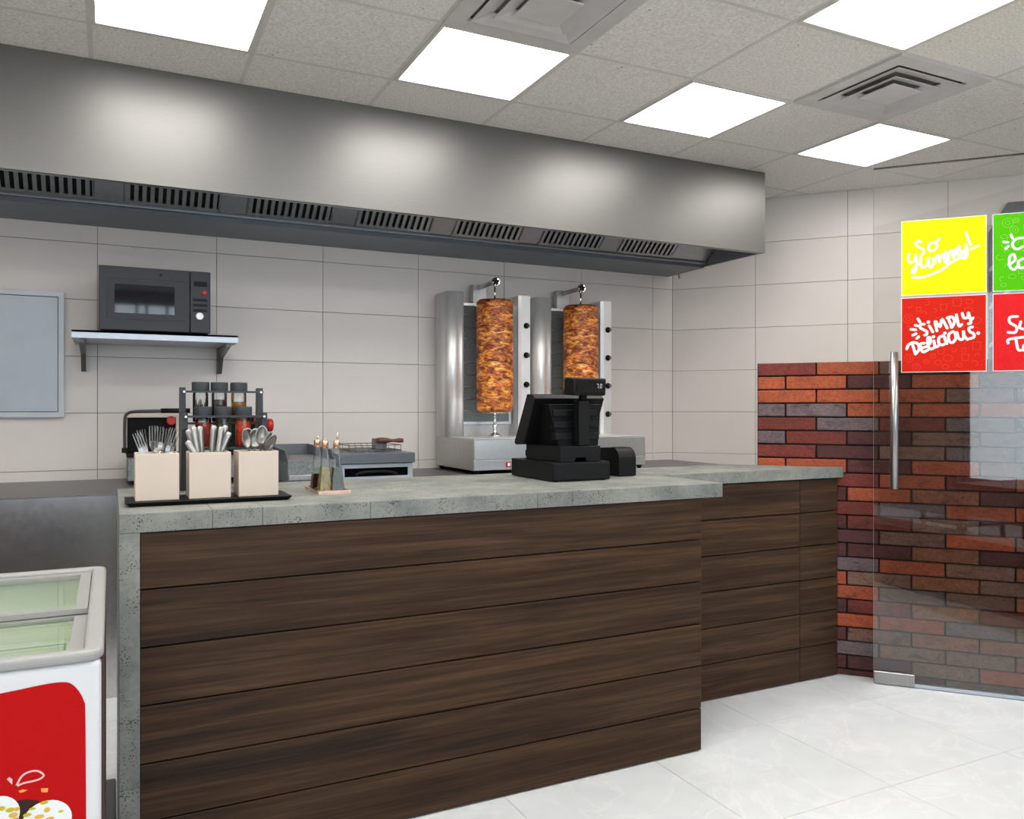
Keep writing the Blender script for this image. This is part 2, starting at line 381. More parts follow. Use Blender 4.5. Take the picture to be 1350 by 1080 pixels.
for i in range(23):
    z1 = 1.4925-i*BH; z0 = max(z1-BH, 0)
    if z1 <= .012: break
    joints = [-.524]+[x for x in ([-.251+BL*k for k in range(0, 9)] if i % 2 == 0 else [-.391+BL*k for k in range(0, 9)])]
    for k in range(len(joints)-1):
        L = joints[k+1]-joints[k]
        if joints[k] > 1.35: break
        o = bpy.data.objects.new('brick', brick_mesh(L, z1-z0, rb.randrange(4))); C.objects.link(o); o.parent = br
        o.location = ((joints[k]+joints[k+1])/2, rb.uniform(-.003, .002), (z0+z1)/2)
        key = rows[i][k] if k < len(rows[i]) else rb.choice('ordpbkml')
        c = hexc(*BC[key]); q = rb.uniform(.85, 1.12); o.color = (c[0]*q*.78, c[1]*q*.74, c[2]*q*.74, 1)
# ceiling
ce = struct(MB().box(-2.72, 7.32, -2.72, 4.93, CEIL+.012, CEIL+.13).build('ceiling', M['ceil_dark']))
cx = [2.327+.6*k for k in range(-7, 6)]; cy = [2.891+.6*k for k in range(-4, 4)]
lights = [(x, y) for x in (.227, 1.427, 2.627, 3.827) for y in (3.19, 1.99, .79) if (x, y) not in ((1.427, .79), (2.627, .79), (3.827, 1.99))] + [(x, y) for x in (2.627, 3.827, 5.027) for y in (-.41, -1.61)] + [(5.027, .79), (5.027, 1.99), (-.973, .79), (-.973, 1.99), (-.973, -.41), (-2.173, -.41), (-2.173, -1.61), (-2.173, .79)]  # includes unseen panels added for fill light, kept clear of the door reflections
vents = [(1.427, 2.59), (3.227, 2.59)]
for i in range(len(cx)-1):
    for j in range(len(cy)-1):
        mx, my = (cx[i]+cx[i+1])/2, (cy[j]+cy[j+1])/2
        if any(abs(mx-x) < .1 and abs(my-y) < .1 for x, y in lights+vents): continue
        if (mx-3.68)*.749+(my-4.8)*.6626 > .45: continue
        tile_piece('tile', ce, cx[i], cx[i+1], cy[j], min(cy[j+1], 4.80), CEIL, CEIL+.016, M['ceil_tile'], .006, .002)
for x in cx: MB().box(x-.009, x+.009, cy[0], 4.80, CEIL-.0012, CEIL+.014).build('grid_bar', M['grid'], ce)
for y in cy: MB().box(cx[0], cx[-1], y-.009, y+.009, CEIL-.001, CEIL+.0135).build('grid_bar', M['grid'], ce)
def light_panel(x, y, label):
    t = thing('ceiling_light', label, 'light', (x, y, CEIL-.006), 0, 'square ceiling light panels')
    mb = MB(); a, b = .292, .277
    for q in ((-a,a,-a,-b),(-a,a,b,a),(-a,-b,-b,b),(b,a,-b,b)): mb.box(q[0], q[1], q[2], q[3], 0, .022)
    mb.build('frame', M['white_metal'], t, 0, 1, True)
    MB().box(-b, b, -b, b, .005, .012).build('diffuser', M['diffuser'], t, 0, 1, True)
LL = {(.227,3.19): 'lit square ceiling panel above the left end of the extractor hood', (1.427,3.19): 'lit square ceiling panel between the left vent and the hood',
      (2.627,3.19): 'lit square ceiling panel in the middle of the row along the hood', (3.827,3.19): 'lit square ceiling panel near the right wall, smallest in view',
      (2.627,1.99): 'lit square ceiling panel cut by the top edge, before the right vent'}
ordn = ['first','second','third','fourth','fifth','sixth','seventh','eighth','ninth','tenth','eleventh','twelfth','thirteenth','fourteenth','fifteenth','sixteenth','seventeenth','eighteenth']
q = 0
for (x, y) in lights:
    if (x, y) in LL: lb = LL[(x, y)]
    else: q += 1; lb = 'lit square ceiling panel out of view, %s of those added for fill light' % ordn[q-1]
    light_panel(x, y, lb)
def vent(x, y, label):
    t = thing('ceiling_vent', label, 'vent', (x, y, CEIL-.012), 0, 'square ceiling air vents')
    def ringz(mb, a0, z0, a1, z1):
        c = lambda a, z: [(-a,-a,z),(a,-a,z),(a,a,z),(-a,a,z)]
        mb.add(c(a0,z0)+c(a1,z1), [(k,(k+1)%4,4+(k+1)%4,4+k) for k in range(4)])
    mb = MB(); ringz(mb, .296, .012, .296, 0); ringz(mb, .296, 0, .225, 0); ringz(mb, .225, 0, .222, .012); ringz(mb, .222,.012,.296,.012); mb.build('frame', M['vent'], t, 0, 1, True)
    for (a0, z0, a1, z1) in ((.215,-.005,.150,.014), (.150,-.008,.09,.012)):
        mb = MB(); ringz(mb, a0, z0, a1, z1); ringz(mb, a1, z1, a1, z1+.003); ringz(mb, a1, z1+.003, a0, z0+.003); ringz(mb, a0, z0+.003, a0, z0)
        mb.build('louvre', M['vent'], t, 0, 1, True)
    MB().box(-.095,.095,-.095,.095,-.012,-.006).build('louvre_plate', M['vent'], t, .002, 1, True)
vent(*vents[0], 'square louvred ceiling vent cut by the top edge, left of the two'); vent(*vents[1], 'square louvred ceiling vent on the right, whole in view')

# ------------------------------------------------------------------ extractor hood
HY, HZ, HX0, HX1 = 3.843, 2.237, -2.3, 3.66
h = thing('extractor_hood', 'long brushed steel extractor hood over the cooking line', 'hood', (1.0, 4.3, HZ))
MB().box(HX0, HX1, HY, HY+.02, HZ, CEIL-.001).build('front_panel', M['hood'], h)
MB().box(HX1-.02, HX1, HY+.02, 4.795, HZ, CEIL-.001).build('end_panel', M['hood_dark'], h)
MB().box(HX0, HX0+.02, HY+.02, 4.795, HZ, CEIL-.001).build('end_panel', M['hood_dark'], h)
MB().box(HX0+.02, HX1-.02, HY+.021, HY+.04, HZ, HZ+.012).build('front_lip', M['hood_dark'], h)
MB().prism([(4.40, HZ-.008), (4.795, HZ-.012), (4.795, HZ+.07), (4.42, HZ+.05), (4.40, HZ+.03)], HX0+.02, HX1-.02, 'x').build('grease_trough', M['grey_steel'], h)
MB().box(HX0+.02, HX1-.02, 4.372, 4.398, HZ+.012, HZ+.034).build('trough_rail', M['hood_dark'], h, .006)
# slanted filter bank: from (Y 4.39, z HZ+.03) up to (Y 3.90, z HZ+.43)
P0 = Vector((0, 4.385, HZ+.028)); P1 = Vector((0, 3.90, HZ+.44)); sl = (P1-P0); sn = Vector((0, -sl.z, sl.y)).normalized()
if sn.z > 0: sn = -sn
def on_slant(x, s, d): p = P0+sl*s-sn*(-d); return (x, p.y, p.z)
def slant_box(mb, x0, x1, s0, s1, d0, d1):
    mb.hexa([on_slant(x0,s0,d0),on_slant(x1,s0,d0),on_slant(x1,s1,d0),on_slant(x0,s1,d0)], [on_slant(x0,s0,d1),on_slant(x1,s0,d1),on_slant(x1,s1,d1),on_slant(x0,s1,d1)])
fxs = [(.0625+.569*k, .0625+.569*k+.432) for k in range(-2, 6)]
edges = [HX0+.02]+[v for a in fxs for v in a]+[HX1-.02]
mb = MB(); slant_box(mb, HX0+.02, HX1-.02, -.02, 1.0, -.02, -.012); mb.build('filter_backing', M['slot'], h)
for k in range(0, len(edges)-1, 2):
    mb = MB(); slant_box(mb, edges[k]+.003, edges[k+1]-.003, 0, 1.0, -.012, .004); mb.build('blank_panel', M['hood_dark'], h, .002, 1)
for a, b in fxs:
    mb = MB(); slant_box(mb, a-.002, b+.002, 0, .045, -.012, .006); slant_box(mb, a-.002, b+.002, .95, 1.0, -.012, .006); slant_box(mb, a-.002, a+.004, .045, .95, -.012, .004); slant_box(mb, b-.003, b+.002, .045, .95, -.012, .004)
    f = mb.build('baffle_filter', M['hood_dark'], h)
    mb = MB(); n = 12; p = (b-a)/n
    for i in range(n):
        x = a+p*i+.004; mb.hexa([on_slant(x+.003,.035,-.012),on_slant(x+p*.52-.003,.035,-.012),on_slant(x+p*.52-.003,.96,-.012),on_slant(x+.003,.96,-.012)][::1],
                     [on_slant(x,.035,.010),on_slant(x+p*.52,.035,.010),on_slant(x+p*.52,.96,.010),on_slant(x,.96,.010)])
    mb.build('baffle_bars', M['hood_dark'], f, 0, 1, False, 'stuff')
MB().box(3.63, 3.64, 4.66, 4.67, HZ-.045, HZ-.012).build('drain_nipple', M['chrome'], h)

# ------------------------------------------------------------------ back worktop
WT = .894
w = thing('back_worktop', 'long dark steel worktop along the tiled back wall', 'worktop', (1.0, 4.4, 0))
MB().box(-2.58, 3.66, 3.963, 4.797, WT-.006, WT).build('top', M['worktop'], w, .001, 1)
MB().box(-2.56, 3.64, 3.965, 4.79, .0, WT-.0065).build('front_panel', M['cabinet'], w)
# ------------------------------------------------------------------ counters
def slab_pieces(cuts, y0, y1, z0, z1, parent):
    for a, b in zip(cuts[:-1], cuts[1:]): MB().box(a+.0004, b-.0004, y0, y1, z0, z1).build('stone_slab', M['concrete'], parent, .0015, 1)
def plank(parent, x0, x1, y0, y1, z0, z1):
    o = MB().box(-(x1-x0)/2, (x1-x0)/2, -(y1-y0)/2, (y1-y0)/2, -(z1-z0)/2, (z1-z0)/2).build('plank', M['wood'], parent, .0015, 1, True)
    o.location = Vector(((x0+x1)/2, (y0+y1)/2, (z0+z1)/2))-Vector(parent.location); return o
SZ0, SZ1 = .937, .989
c1 = thing('front_counter', 'service counter with grey stone top and dark plank front, nearest the camera', 'counter', (1.0, 2.75, 0))
slab_pieces([.020, .253, .387, .702, 1.271, 1.406, 2.058], 2.38, 3.145, SZ0, SZ1, c1)
MB().box(.020, .0705, 2.38, 3.145, .0, .258).build('stone_leg', M['concrete'], c1, .0015, 1)
MB().box(.020, .0705, 2.38, 3.145, .2588, SZ0-.0006).build('stone_leg', M['concrete'], c1, .0015, 1)
zs = [.9365, .783, .627, .471, .315, .159, .003]
for a, b in zip(zs[1:], zs[:-1]): plank(c1, .0715, 1.961, 2.386, 2.406, a+.0022, b-.0022)
MB().box(.0715, 1.957, 2.4065, 3.12, .0, SZ0-.001).build('carcass', M['carcass'], c1)
plank(c1, 1.9575, 1.961, 2.4075, 3.12, .002, SZ0-.001)
c2 = thing('side_counter', 'set-back counter section between the service counter and the brick wall', 'counter', (2.6, 2.95, 0))
cut2 = [2.0595, 2.868, 3.128]
for a, b in zip(cut2[:-1], cut2[1:]):
    prof = [(a+.0004, 2.768), (b-.0004, 2.768), (b-.0004, 2.768+.0) , (a+.0004, 3.145)] if False else None
    bb = b-.0004; y_b = lambda x: min(3.145, 2.655+(3.205-x)*1.1303)
    pr = [(a+.0004, 2.768), (bb, 2.768)] + ([(bb, y_b(bb))] if y_b(bb) > 2.77 else []) + ([(2.772, 3.145)] if a < 2.772 < bb else []) + [(a+.0004, y_b(a+.0004))]
    MB().prism(pr, SZ0+.003, SZ1, 'z').build('stone_slab', M['concrete'], c2, .001, 1)
for x0, x1 in ((1.966, 2.8555), (2.8575, 3.098)):
    for a, b in zip(zs[1:], zs[:-1]): plank(c2, x0, x1, 2.776, 2.796, a+.0022, b-.0022)
MB().prism([(1.966, 2.7965), (3.07, 2.7965), (2.80, 3.10), (1.966, 3.12)], 0, SZ0+.002, 'z').build('carcass', M['carcass'], c2)
tag(MB().box(-.95, .015, 2.45, 3.075, 0.0005, .012).build('dark_floor_sheet', M['mat'], None, .004), 'thin dark grey sheet on the floor beside the counter end', 'mat')  # thin dark grey sheet lying flat beside the counter end

# ------------------------------------------------------------------ wall hatch, shelf, microwave
hx0, hx1, hz0, hz1 = -1.05, -.214, 1.223, 1.867
wh = thing('wall_cabinet', 'flat pale grey metal cabinet mounted on the tiled wall at far left', 'cabinet', ((hx0+hx1)/2, 4.78, hz0))
mb = MB(); q = .026
for b_ in ((hx0,hx1,hz0,hz0+q),(hx0,hx1,hz1-q,hz1),(hx0,hx0+q,hz0+q,hz1-q),(hx1-q,hx1,hz0+q,hz1-q)): mb.box(b_[0],b_[1],4.768,4.7995,b_[2],b_[3])
mb.build('frame', M['hatch_frame'], wh)
MB().box(hx0+q+.003, hx1-q-.003, 4.775, 4.7995, hz0+q+.003, hz1-q-.003).build('door', M['hatch'], wh, .001, 1)
MB().box(hx0+q-.001, hx1-q+.001, 4.790, 4.7995, hz0+q-.001, hz1-q+.001).build('door_gasket', M['black'], wh)
sh = thing('wall_shelf', 'pale steel wall shelf on two brackets under the microwave', 'shelf', (.21, 4.6, 1.60))
mb = MB().box(-.165, .585, 4.35, 4.797, 1.630, 1.640); mb.box(-.165, .585, 4.35, 4.356, 1.603, 1.640); mb.box(-.165, -.159, 4.356, 4.797, 1.603, 1.63); mb.box(.579, .585, 4.356, 4.797, 1.603, 1.63); mb.box(-.159,.579,4.356,4.79,1.6035,1.6055)
mb.build('shelf_board', M['shelf'], sh)
for x in (-.125, .545):
    MB().prism([(4.797,1.603),(4.40,1.603),(4.40,1.585),(4.70,1.545),(4.765,1.47),(4.78,1.46),(4.797,1.46)], x-.011, x+.011, 'x').build('bracket', M['bracket'], sh)
mw = thing('microwave_oven', 'charcoal microwave oven on the wall shelf', 'microwave', (.20, 4.55, 1.640))
mx0, mx1, mz0, mz1, my = -.051, .454, 1.646, 1.956, 4.362
MB().box(mx0+.006, mx1-.006, my+.025, 4.76, mz0, mz1-.004).build('body', M['mw_body'], mw, .004)
for x in (mx0+.05, mx1-.05):
    for y in (my+.06, 4.70): MB().lathe([(.012,0),(.012,.0065)], (x,y,1.640), 12).build('foot', M['black'], mw)
dr = MB().box(mx0, .356, my, my+.024, mz0+.002, mz1).build('door', M['mw_door'], mw, .003)
MB().box(mx0+.035, .335, my-.0015, my+.001, mz0+.055, mz1-.055).build('door_panel', M['mw_body'], dr, .001, 1)
MB().box(mx0+.068, .285, my-.0028, my-.0014, mz0+.085, mz1-.085).build('window', M['mw_glass'], dr)
mb = MB(); mb.lathe([(.006,0),(.006,.002)], (.222, my, mz1-.03), 10, axis='y'); mb.build('latch_mark', M['slot'], dr)
cp = MB().box(.358, mx1, my, my+.024, mz0+.002, mz1).build('control_panel', M['mw_door'], mw, .003)
MB().box(.375, .437, my-.0012, my, mz1-.075, mz1-.05).build('clock_display', M['slot'], cp)
for r in range(3): MB().box(.372, .438, my-.0015, my, mz1-.150-r*.026, mz1-.137-r*.026).build('button_row', M['slot'], cp)
MB().lathe([(.013,0),(.012,.005),(.006,.006)], (.424, my, mz1-.105), 14, axis='y').build('stop_button', M['red_plastic'], cp)
MB().lathe([(.019,0),(.019,.006),(.016,.012),(.015,.0125)], (.402, my, mz1-.225), 20, axis='y').build('dial_knob', M['white_plastic'], cp)

# ------------------------------------------------------------------ kebab grills
def kebab_grill(X0, label):
    W = .56; t = thing('kebab_grill', label, 'grill', (X0+W/2, 4.46, WT), 0, 'upright kebab grills on the worktop')
    x = lambda u: X0+u
    YB, YC, YF = 4.76, 4.56, 4.17; ZB, ZT, ZH = WT+.022, 1.0935, 1.978
    for u in (.03, W-.03):
        for y in (YF+.03, YB-.03): MB().lathe([(.012,0),(.012,.01),(.016,.012),(.016,.024)], (x(u),y,WT), 12).build('foot', M['black'], t)
    b = MB().box(x(0), x(W), YF+.006, YB, ZB, ZT).build('base', M['steel_soft'], t, .002, 1)
    MB().box(x(.004), x(W-.004), YF, YF+.0065, ZB+.062, ZT-.004).build('front_panel', M['steel'], b, .002, 1)
    MB().box(x(.004), x(W-.004), YF, YF+.0065, ZB+.002, ZB+.058).build('control_strip', M['steel'], b, .002, 1)
    mb = MB().box(x(.01), x(W-.01), YF+.012, YC-.02, ZT, ZT+.004); mb.build('drip_tray', M['steel_bright'], b, .001, 1)
    mb = MB().box(x(.20), x(.232), YF-.006, YF+.001, ZB+.016, ZB+.046); sw = mb.build('rocker_switch', M['red_plastic'], b, .002, 1)
    MB().box(x(.208), x(.224), YF-.008, YF-.005, ZB+.022, ZB+.040).build('rocker', M['white_plastic'], sw)
    # left column, rounded inner edge
    arc = [(.112-.022+.022*math.sin(a), YC+.022-.022*math.cos(a)) for a in [k*PI/12 for k in range(7)]]
    MB().prism([(x(0),YB),(x(0),YC),(x(.066),YC),(x(.072),YC+.006)]+[(x(u),y) for u, y in arc]+[(x(.112),YB)], ZT, ZH, 'z', True).build('left_column', M['steel_bright'], t)
    rc = MB().prism([(x(W),YB),(x(W-.079),YB),(x(W-.079),YC+.012),(x(W-.060),YC),(x(W),YC)], ZT, ZH, 'z').build('right_column', M['steel_bright'], t)
    for z in (1.789, 1.603, 1.418, 1.230):
        k = MB(); k.lathe([(.019,0),(.019,.004),(.0165,.005),(.015,.020),(.012,.022)], (x(W-.028), YC, z), 20, axis='y'); kk = k.build('gas_knob', M['black'], rc)
        MB().box(x(W-.030), x(W-.026), YC-.027, YC-.019, z-.014, z+.014).build('pointer', M['chrome'], kk)
    MB().box(x(.112), x(W-.079), 4.68, YB, ZT, ZH-.06).build('back_panel', M['steel_soft'], t)
    bf = MB(); u0, u1, z0, z1 = .122, W-.085, 1.166, 1.925
    for a in ((u0,u1,z0,z0+.02),(u0,u1,z1-.02,z1),(u0,u0+.02,z0+.02,z1-.02),(u1-.02,u1,z0+.02,z1-.02)): bf.box(x(a[0]),x(a[1]),4.655,4.679,a[2],a[3])
    f = bf.build('burner_frame', M['steel'], t, .002, 1)
    MB().box(x(u0+.02), x(u1-.02), 4.667, 4.679, z0+.02, z1-.02).build('burner_mesh', M['speckled'], f)
    for k in range(9): MB().box(x(u0+.02), x(u1-.02), 4.661, 4.667, z0+.085+k*.075, z0+.089+k*.075).build('guard_bar', M['steel'], f)
    # motor arm over the spit
    xm = x(.283)
    am = MB().tube([(xm-.004, YB-.03, ZH+.055), (xm, 4.50, ZH+.062)], .013, 14).build('motor_arm', M['steel_soft'], t)
    MB().box(xm-.05, xm+.045, YB-.045, YB, ZH-.06, ZH+.075).build('arm_bracket', M['steel_soft'], t, .004)
    MB().lathe([(.012,0),(.026,.006),(.028,.022),(.022,.034)], (xm+.006, 4.515, ZH+.062), 18, axis='y').build('arm_head', M['chrome'], am)
    mb = MB(); mb.lathe([(.012,0),(.012,.014)], (xm, 4.482, ZH+.062), 12, axis='y')
    for k in range(5): a = 2*PI*k/5+.3; mb.lathe([(.007,0),(.007,.010),(.004,.013)], (xm+.015*math.cos(a), 4.482, ZH+.062+.015*math.sin(a)), 8, axis='y')
    mb.build('clamp_knob', M['black'], am)
    # spit foot
    MB().lathe([(.045,0),(.045,.004),(.030,.014),(.014,.020),(.012,.055),(.016,.058),(.016,.070),(.010,.074)], (xm-.003, 4.49, ZT+.004), 24).build('spit_stand', M['chrome'], t)
    return t
def kebab(X0, label, seed):
    xm = X0+.28; t = thing('doner_kebab', label, 'kebab', (xm, 4.49, 1.172), 0, 'roasted kebab cones on spits')
    H, R, ns, nz = .675, .1125, 84, 110; Z0 = 1.247; vs = []; fs = []
    for i in range(nz+1):
        z = i/nz*H; e = 1.0
        if z < .022: e = .82+.18*math.sqrt(max(0,1-(1-z/.022)**2))
        if z > H-.018: e = .86+.14*math.sqrt(max(0,1-(1-(H-z)/.018)**2))
        for k in range(ns):
            a = 2*PI*k/ns; p = Vector((math.cos(a)*1.5+seed*7, math.sin(a)*1.5, z*26))
            q = Vector((math.cos(a)*5+seed*3, math.sin(a)*5, z*52)); lay = math.sin(z*165+3*noise.noise(p*.6))*.5
            r = R*e*(1+.020*noise.noise(p)+.020*noise.noise(q)+.010*lay)
            vs.append((xm+r*math.cos(a), 4.49+r*math.sin(a), Z0+z))
    for i in range(nz):
        for k in range(ns): fs.append((i*ns+k, i*ns+(k+1)%ns, (i+1)*ns+(k+1)%ns, (i+1)*ns+k))
    mb = MB(); mb.add(vs, fs, True); mb.f.append(tuple(range(ns))[::-1]); mb.f.append(tuple(nz*ns+k for k in range(ns))); mb.sm += [False, False]
    m = mb.build('meat', M['meat'], t)
    MB().lathe([(.100,0),(.100,.006)], (xm,4.49,Z0+H-.002), 36).build('charred_cap', M['chili'], m)
    MB().tube([(xm,4.49,1.172),(xm,4.49,Z0+.01)], .0095, 14).build('spit_rod', M['chrome'], t)
    MB().tube([(xm,4.49,Z0+H-.005),(xm,4.49,2.02)], .005, 12).build('spit_rod', M['chrome'], t)
    MB().lathe([(.085,0),(.085,.006)], (xm,4.49,Z0-.008), 32).build('base_disc', M['chrome'], t)
kebab_grill(1.822, 'steel upright kebab grill on the worktop, left of the two')
kebab_grill(2.432, 'steel upright kebab grill on the worktop, right one behind the till')
kebab(1.822, 'roasted kebab meat on the spit of the left grill', 1.3)
kebab(2.432, 'roasted kebab meat on the right grill, partly behind the till display', 4.1)

# ------------------------------------------------------------------ cooking line left part
gr = thing('griddle', 'grey speckled flat griddle with raised splash walls on the worktop', 'griddle', (.9, 4.38, WT))
MB().box(.78, 1.018, 4.06, 4.70, WT+.002, 1.005).build('body', M['speckled'], gr, .003)
MB().box(.785, 1.013, 4.052, 4.062, WT+.02, WT+.045).build('drip_drawer', M['steel_soft'], gr, .002)
mb = MB().box(.78, 1.018, 4.06, 4.69, 1.005, 1.012); mb.build('hot_plate', M['worktop'], gr)
MB().box(.78, 1.018, 4.69, 4.70, 1.012, 1.066).build('splash_back', M['grey_steel'], gr)
MB().prism([(4.07,1.012),(4.15,1.058),(4.69,1.066),(4.69,1.012)], 1.010, 1.018, 'x').build('splash_side', M['grey_steel'], gr)
MB().prism([(4.07,1.012),(4.15,1.058),(4.69,1.066),(4.69,1.012)], .78, .788, 'x').build('splash_side', M['grey_steel'], gr)
rg = thing('charcoal_grill', 'low blue-grey countertop grill with dark oven window beside the griddle', 'grill', (1.23, 4.38, WT))
MB().box(1.035, 1.425, 4.075, 4.70, WT+.001, 1.0).build('body', M['grey_steel'], rg, .003)
MB().box(1.030, 1.435, 4.05, 4.70, .985, 1.037).build('hob_top', M['grey_steel'], rg, .003)
mb = MB()
for a in ((1.04,1.425,.90,.918),(1.04,1.425,.962,.983),(1.04,1.062,.918,.962),(1.40,1.425,.918,.962)): mb.box(a[0],a[1],4.062,4.076,a[2],a[3])
df = mb.build('door_frame', M['shelf'], rg, .001, 1)
MB().box(1.062, 1.40, 4.070, 4.0755, .918, .962).build('window', M['screen_black'], df)
MB().tube(smooth_path([(1.12,4.066,.925),(1.16,4.06,.94),(1.28,4.06,.942),(1.34,4.066,.928)]), .007, 8).build('handle', M['black'], rg)
wg = MB()
for z in (1.045, 1.072): wg.tube([(1.12,4.18,z),(1.40,4.18,z),(1.40,4.46,z),(1.12,4.46,z),(1.12,4.18,z)], .0022, 6)
for k in range(9): wg.tube([(1.12+.035*k,4.18,1.037),(1.12+.035*k,4.18,1.072)], .0018, 6); wg.tube([(1.12+.035*k,4.46,1.037),(1.12+.035*k,4.46,1.072)], .0018, 6)
for k in range(12): wg.tube([(1.12,4.18+.0255*k,1.045),(1.40,4.18+.0255*k,1.045)], .0018, 6)
tag(wg.build('wire_basket', M['bracket'], None), 'low wire basket standing on the countertop grill', 'basket')
gp = thing('grill_press', 'grey block with a turned wooden handle in the wire basket', 'tool', (1.31, 4.24, 1.047))
MB().box(1.27, 1.335, 4.225, 4.29, 1.0475, 1.106).build('block', M['grey_steel'], gp, .003)
MB().tube([(1.275,4.222,1.096),(1.30,4.218,1.097),(1.33,4.214,1.096),(1.352,4.21,1.095),(1.37,4.208,1.095),(1.40,4.204,1.095),(1.42,4.20,1.094)], [.012,.015,.014,.009,.008,.013,.010], 12).build('handle', M['wood_handle'], gp)
pg = thing('contact_grill', 'double contact grill with raised black lids behind the cutlery', 'grill', (.4, 4.5, WT))
MB().box(.075, .745, 4.36, 4.74, WT+.02, 1.035).build('body', M['speckled'], pg, .004)
for x in (.11, .71):
    for y in (4.39, 4.70): MB().lathe([(.014,0),(.014,.022)], (x,y,WT), 10).build('foot', M['black'], pg)
MB().box(.07, .75, 4.35, 4.745, 1.030, 1.048).build('lower_plate', M['black'], pg, .003)
for x0, x1 in ((.075, .31), (.49, .735)):
    ld = MB().box(x0, x1, 4.47, 4.53, 1.05, 1.232).build('lid', M['black_soft'], pg, .004)
    MB().box(x0-.003, x1+.003, 4.46, 4.54, 1.222, 1.243).build('lid_rim', M['cream_plate'], ld, .002)
    MB().box(x1-.012, x1+.003, 4.46, 4.47, 1.05, 1.222).build('lid_rim', M['cream_plate'], ld, .002)
    MB().lathe([(.021,0),(.024,.006),(.022,.022),(.018,.026)], (x1-.035, 4.46, 1.205), 16, axis='y').build('control_knob', M['red_plastic'], ld)
    hb = MB().tube(smooth_path([(x0-.012,4.40,1.06),(x0-.012,4.40,1.20),(x0-.004,4.40,1.238),(x0+.03,4.40,1.252),(x0+.12,4.40,1.255),(min(x1+.05,.62),4.40,1.257)]), .0075, 10).build('lid_handle', M['dark_grey'], pg)
    MB().tube([(min(x0+.15,.53),4.40,1.256),(min(x1+.05,.625),4.40,1.257)], .012, 12).build('grip', M['black'], hb)
    if x0 > .4: MB().lathe([(.026,0),(.034,.006),(.034,.022),(.028,.030)], (x1+.002, 4.40, 1.18), 20, axis='x').build('side_knob', M['red_plastic'], ld)
    MB().box(x0-.026, x0+.0, 4.39, 4.43, 1.05, 1.075).build('hinge_block', M['black'], pg, .003)

# ------------------------------------------------------------------ things on the counter
T = SZ1
sr = thing('spice_rack', 'two-tier dark grey spice rack holding six capped jars', 'rack', (.345, 2.95, T))
for x in (.214, .468):
    MB().prism([(2.965,1.340),(3.005,1.340),(3.045,T),(3.005,T),(2.975,1.16),(2.955,1.16)], x-.003, x+.015, 'x').build('side_panel', M['dark_grey'], sr)
    MB().prism([(2.875,1.255),(2.905,1.255),(2.965,1.16),(2.985,1.16),(2.985,T),(2.955,T),(2.915,1.10),(2.875,1.20)], x-.003, x+.015, 'x').build('side_panel', M['dark_grey'], sr)
for y, z in ((2.935, 1.325), (2.868, 1.241)):
    MB().box(.214, .480, y, y+.003, z-.003, z+.004).build('front_rail', M['dark_grey'], sr)
    for x in (.222, .472): MB().lathe([(.004,0),(.004,.003)], (x,y,z), 10, axis='y').build('screw', M['white_plastic'], sr)
for y, z in ((2.945, 1.222), (2.875, 1.138)): MB().box(.227, .467, y, y+.055, z-.008, z-.001).build('jar_ledge', M['dark_grey'], sr)
jars = [(.277,2.972,1.222,'chili','dried brown chilli pods',.05), (.338,2.972,1.222,'dark_spice','dark ground spice',.075), (.4026,2.972,1.222,'yellow_spice','yellow-brown spice sticks',.068),
        (.279,2.902,1.138,'red_spice','red powder',.08), (.342,2.902,1.138,'green_herb','green dried herbs',.08), (.4077,2.902,1.138,'orange_spice','orange-red powder',.085)]
for k, (x, y, z, m, d, hh) in enumerate(jars):
    j = thing('spice_jar', 'grey-capped glass jar of %s on the %s tier of the rack' % (d, 'upper' if k < 3 else 'lower'), 'jar', (x,y,z), 0, 'spice jars in the rack')
    MB().lathe([(.0225,0),(.0255,.004),(.0255,.095),(.0235,.103),(.0235,.108)], (x,y,z), 24, cap=False).build('glass', M['jar_glass'], j)
    if m == 'chili':
        mb = MB(); r = random.Random(3)
        for q in range(22):
            a, b = r.uniform(0,6.3), r.uniform(0,6.3); p = Vector((x+.014*math.cos(a), y+.014*math.sin(a), z+.004)); p2 = p+Vector((.006*math.cos(b), .006*math.sin(b), r.uniform(.04,.078)))
            mb.tube([p, (p+p2)/2+Vector((.003*math.cos(a*3),.003*math.sin(a*3),0)), p2], [.002,.0028,.0012], 6)
        mb.build('chilli_pods', M['chili'], j, 0, 1, False, 'stuff')
    else: MB().lathe([(.021,0),(.0243,.004),(.0243,hh-.003),(.020,hh)], (x,y,z+.002), 24).build('contents', M[m], j)
    MB().lathe([(.0285,.104),(.0288,.107),(.0288,.134),(.0275,.137)], (x,y,z), 28).build('lid', M['dark_grey'], j)
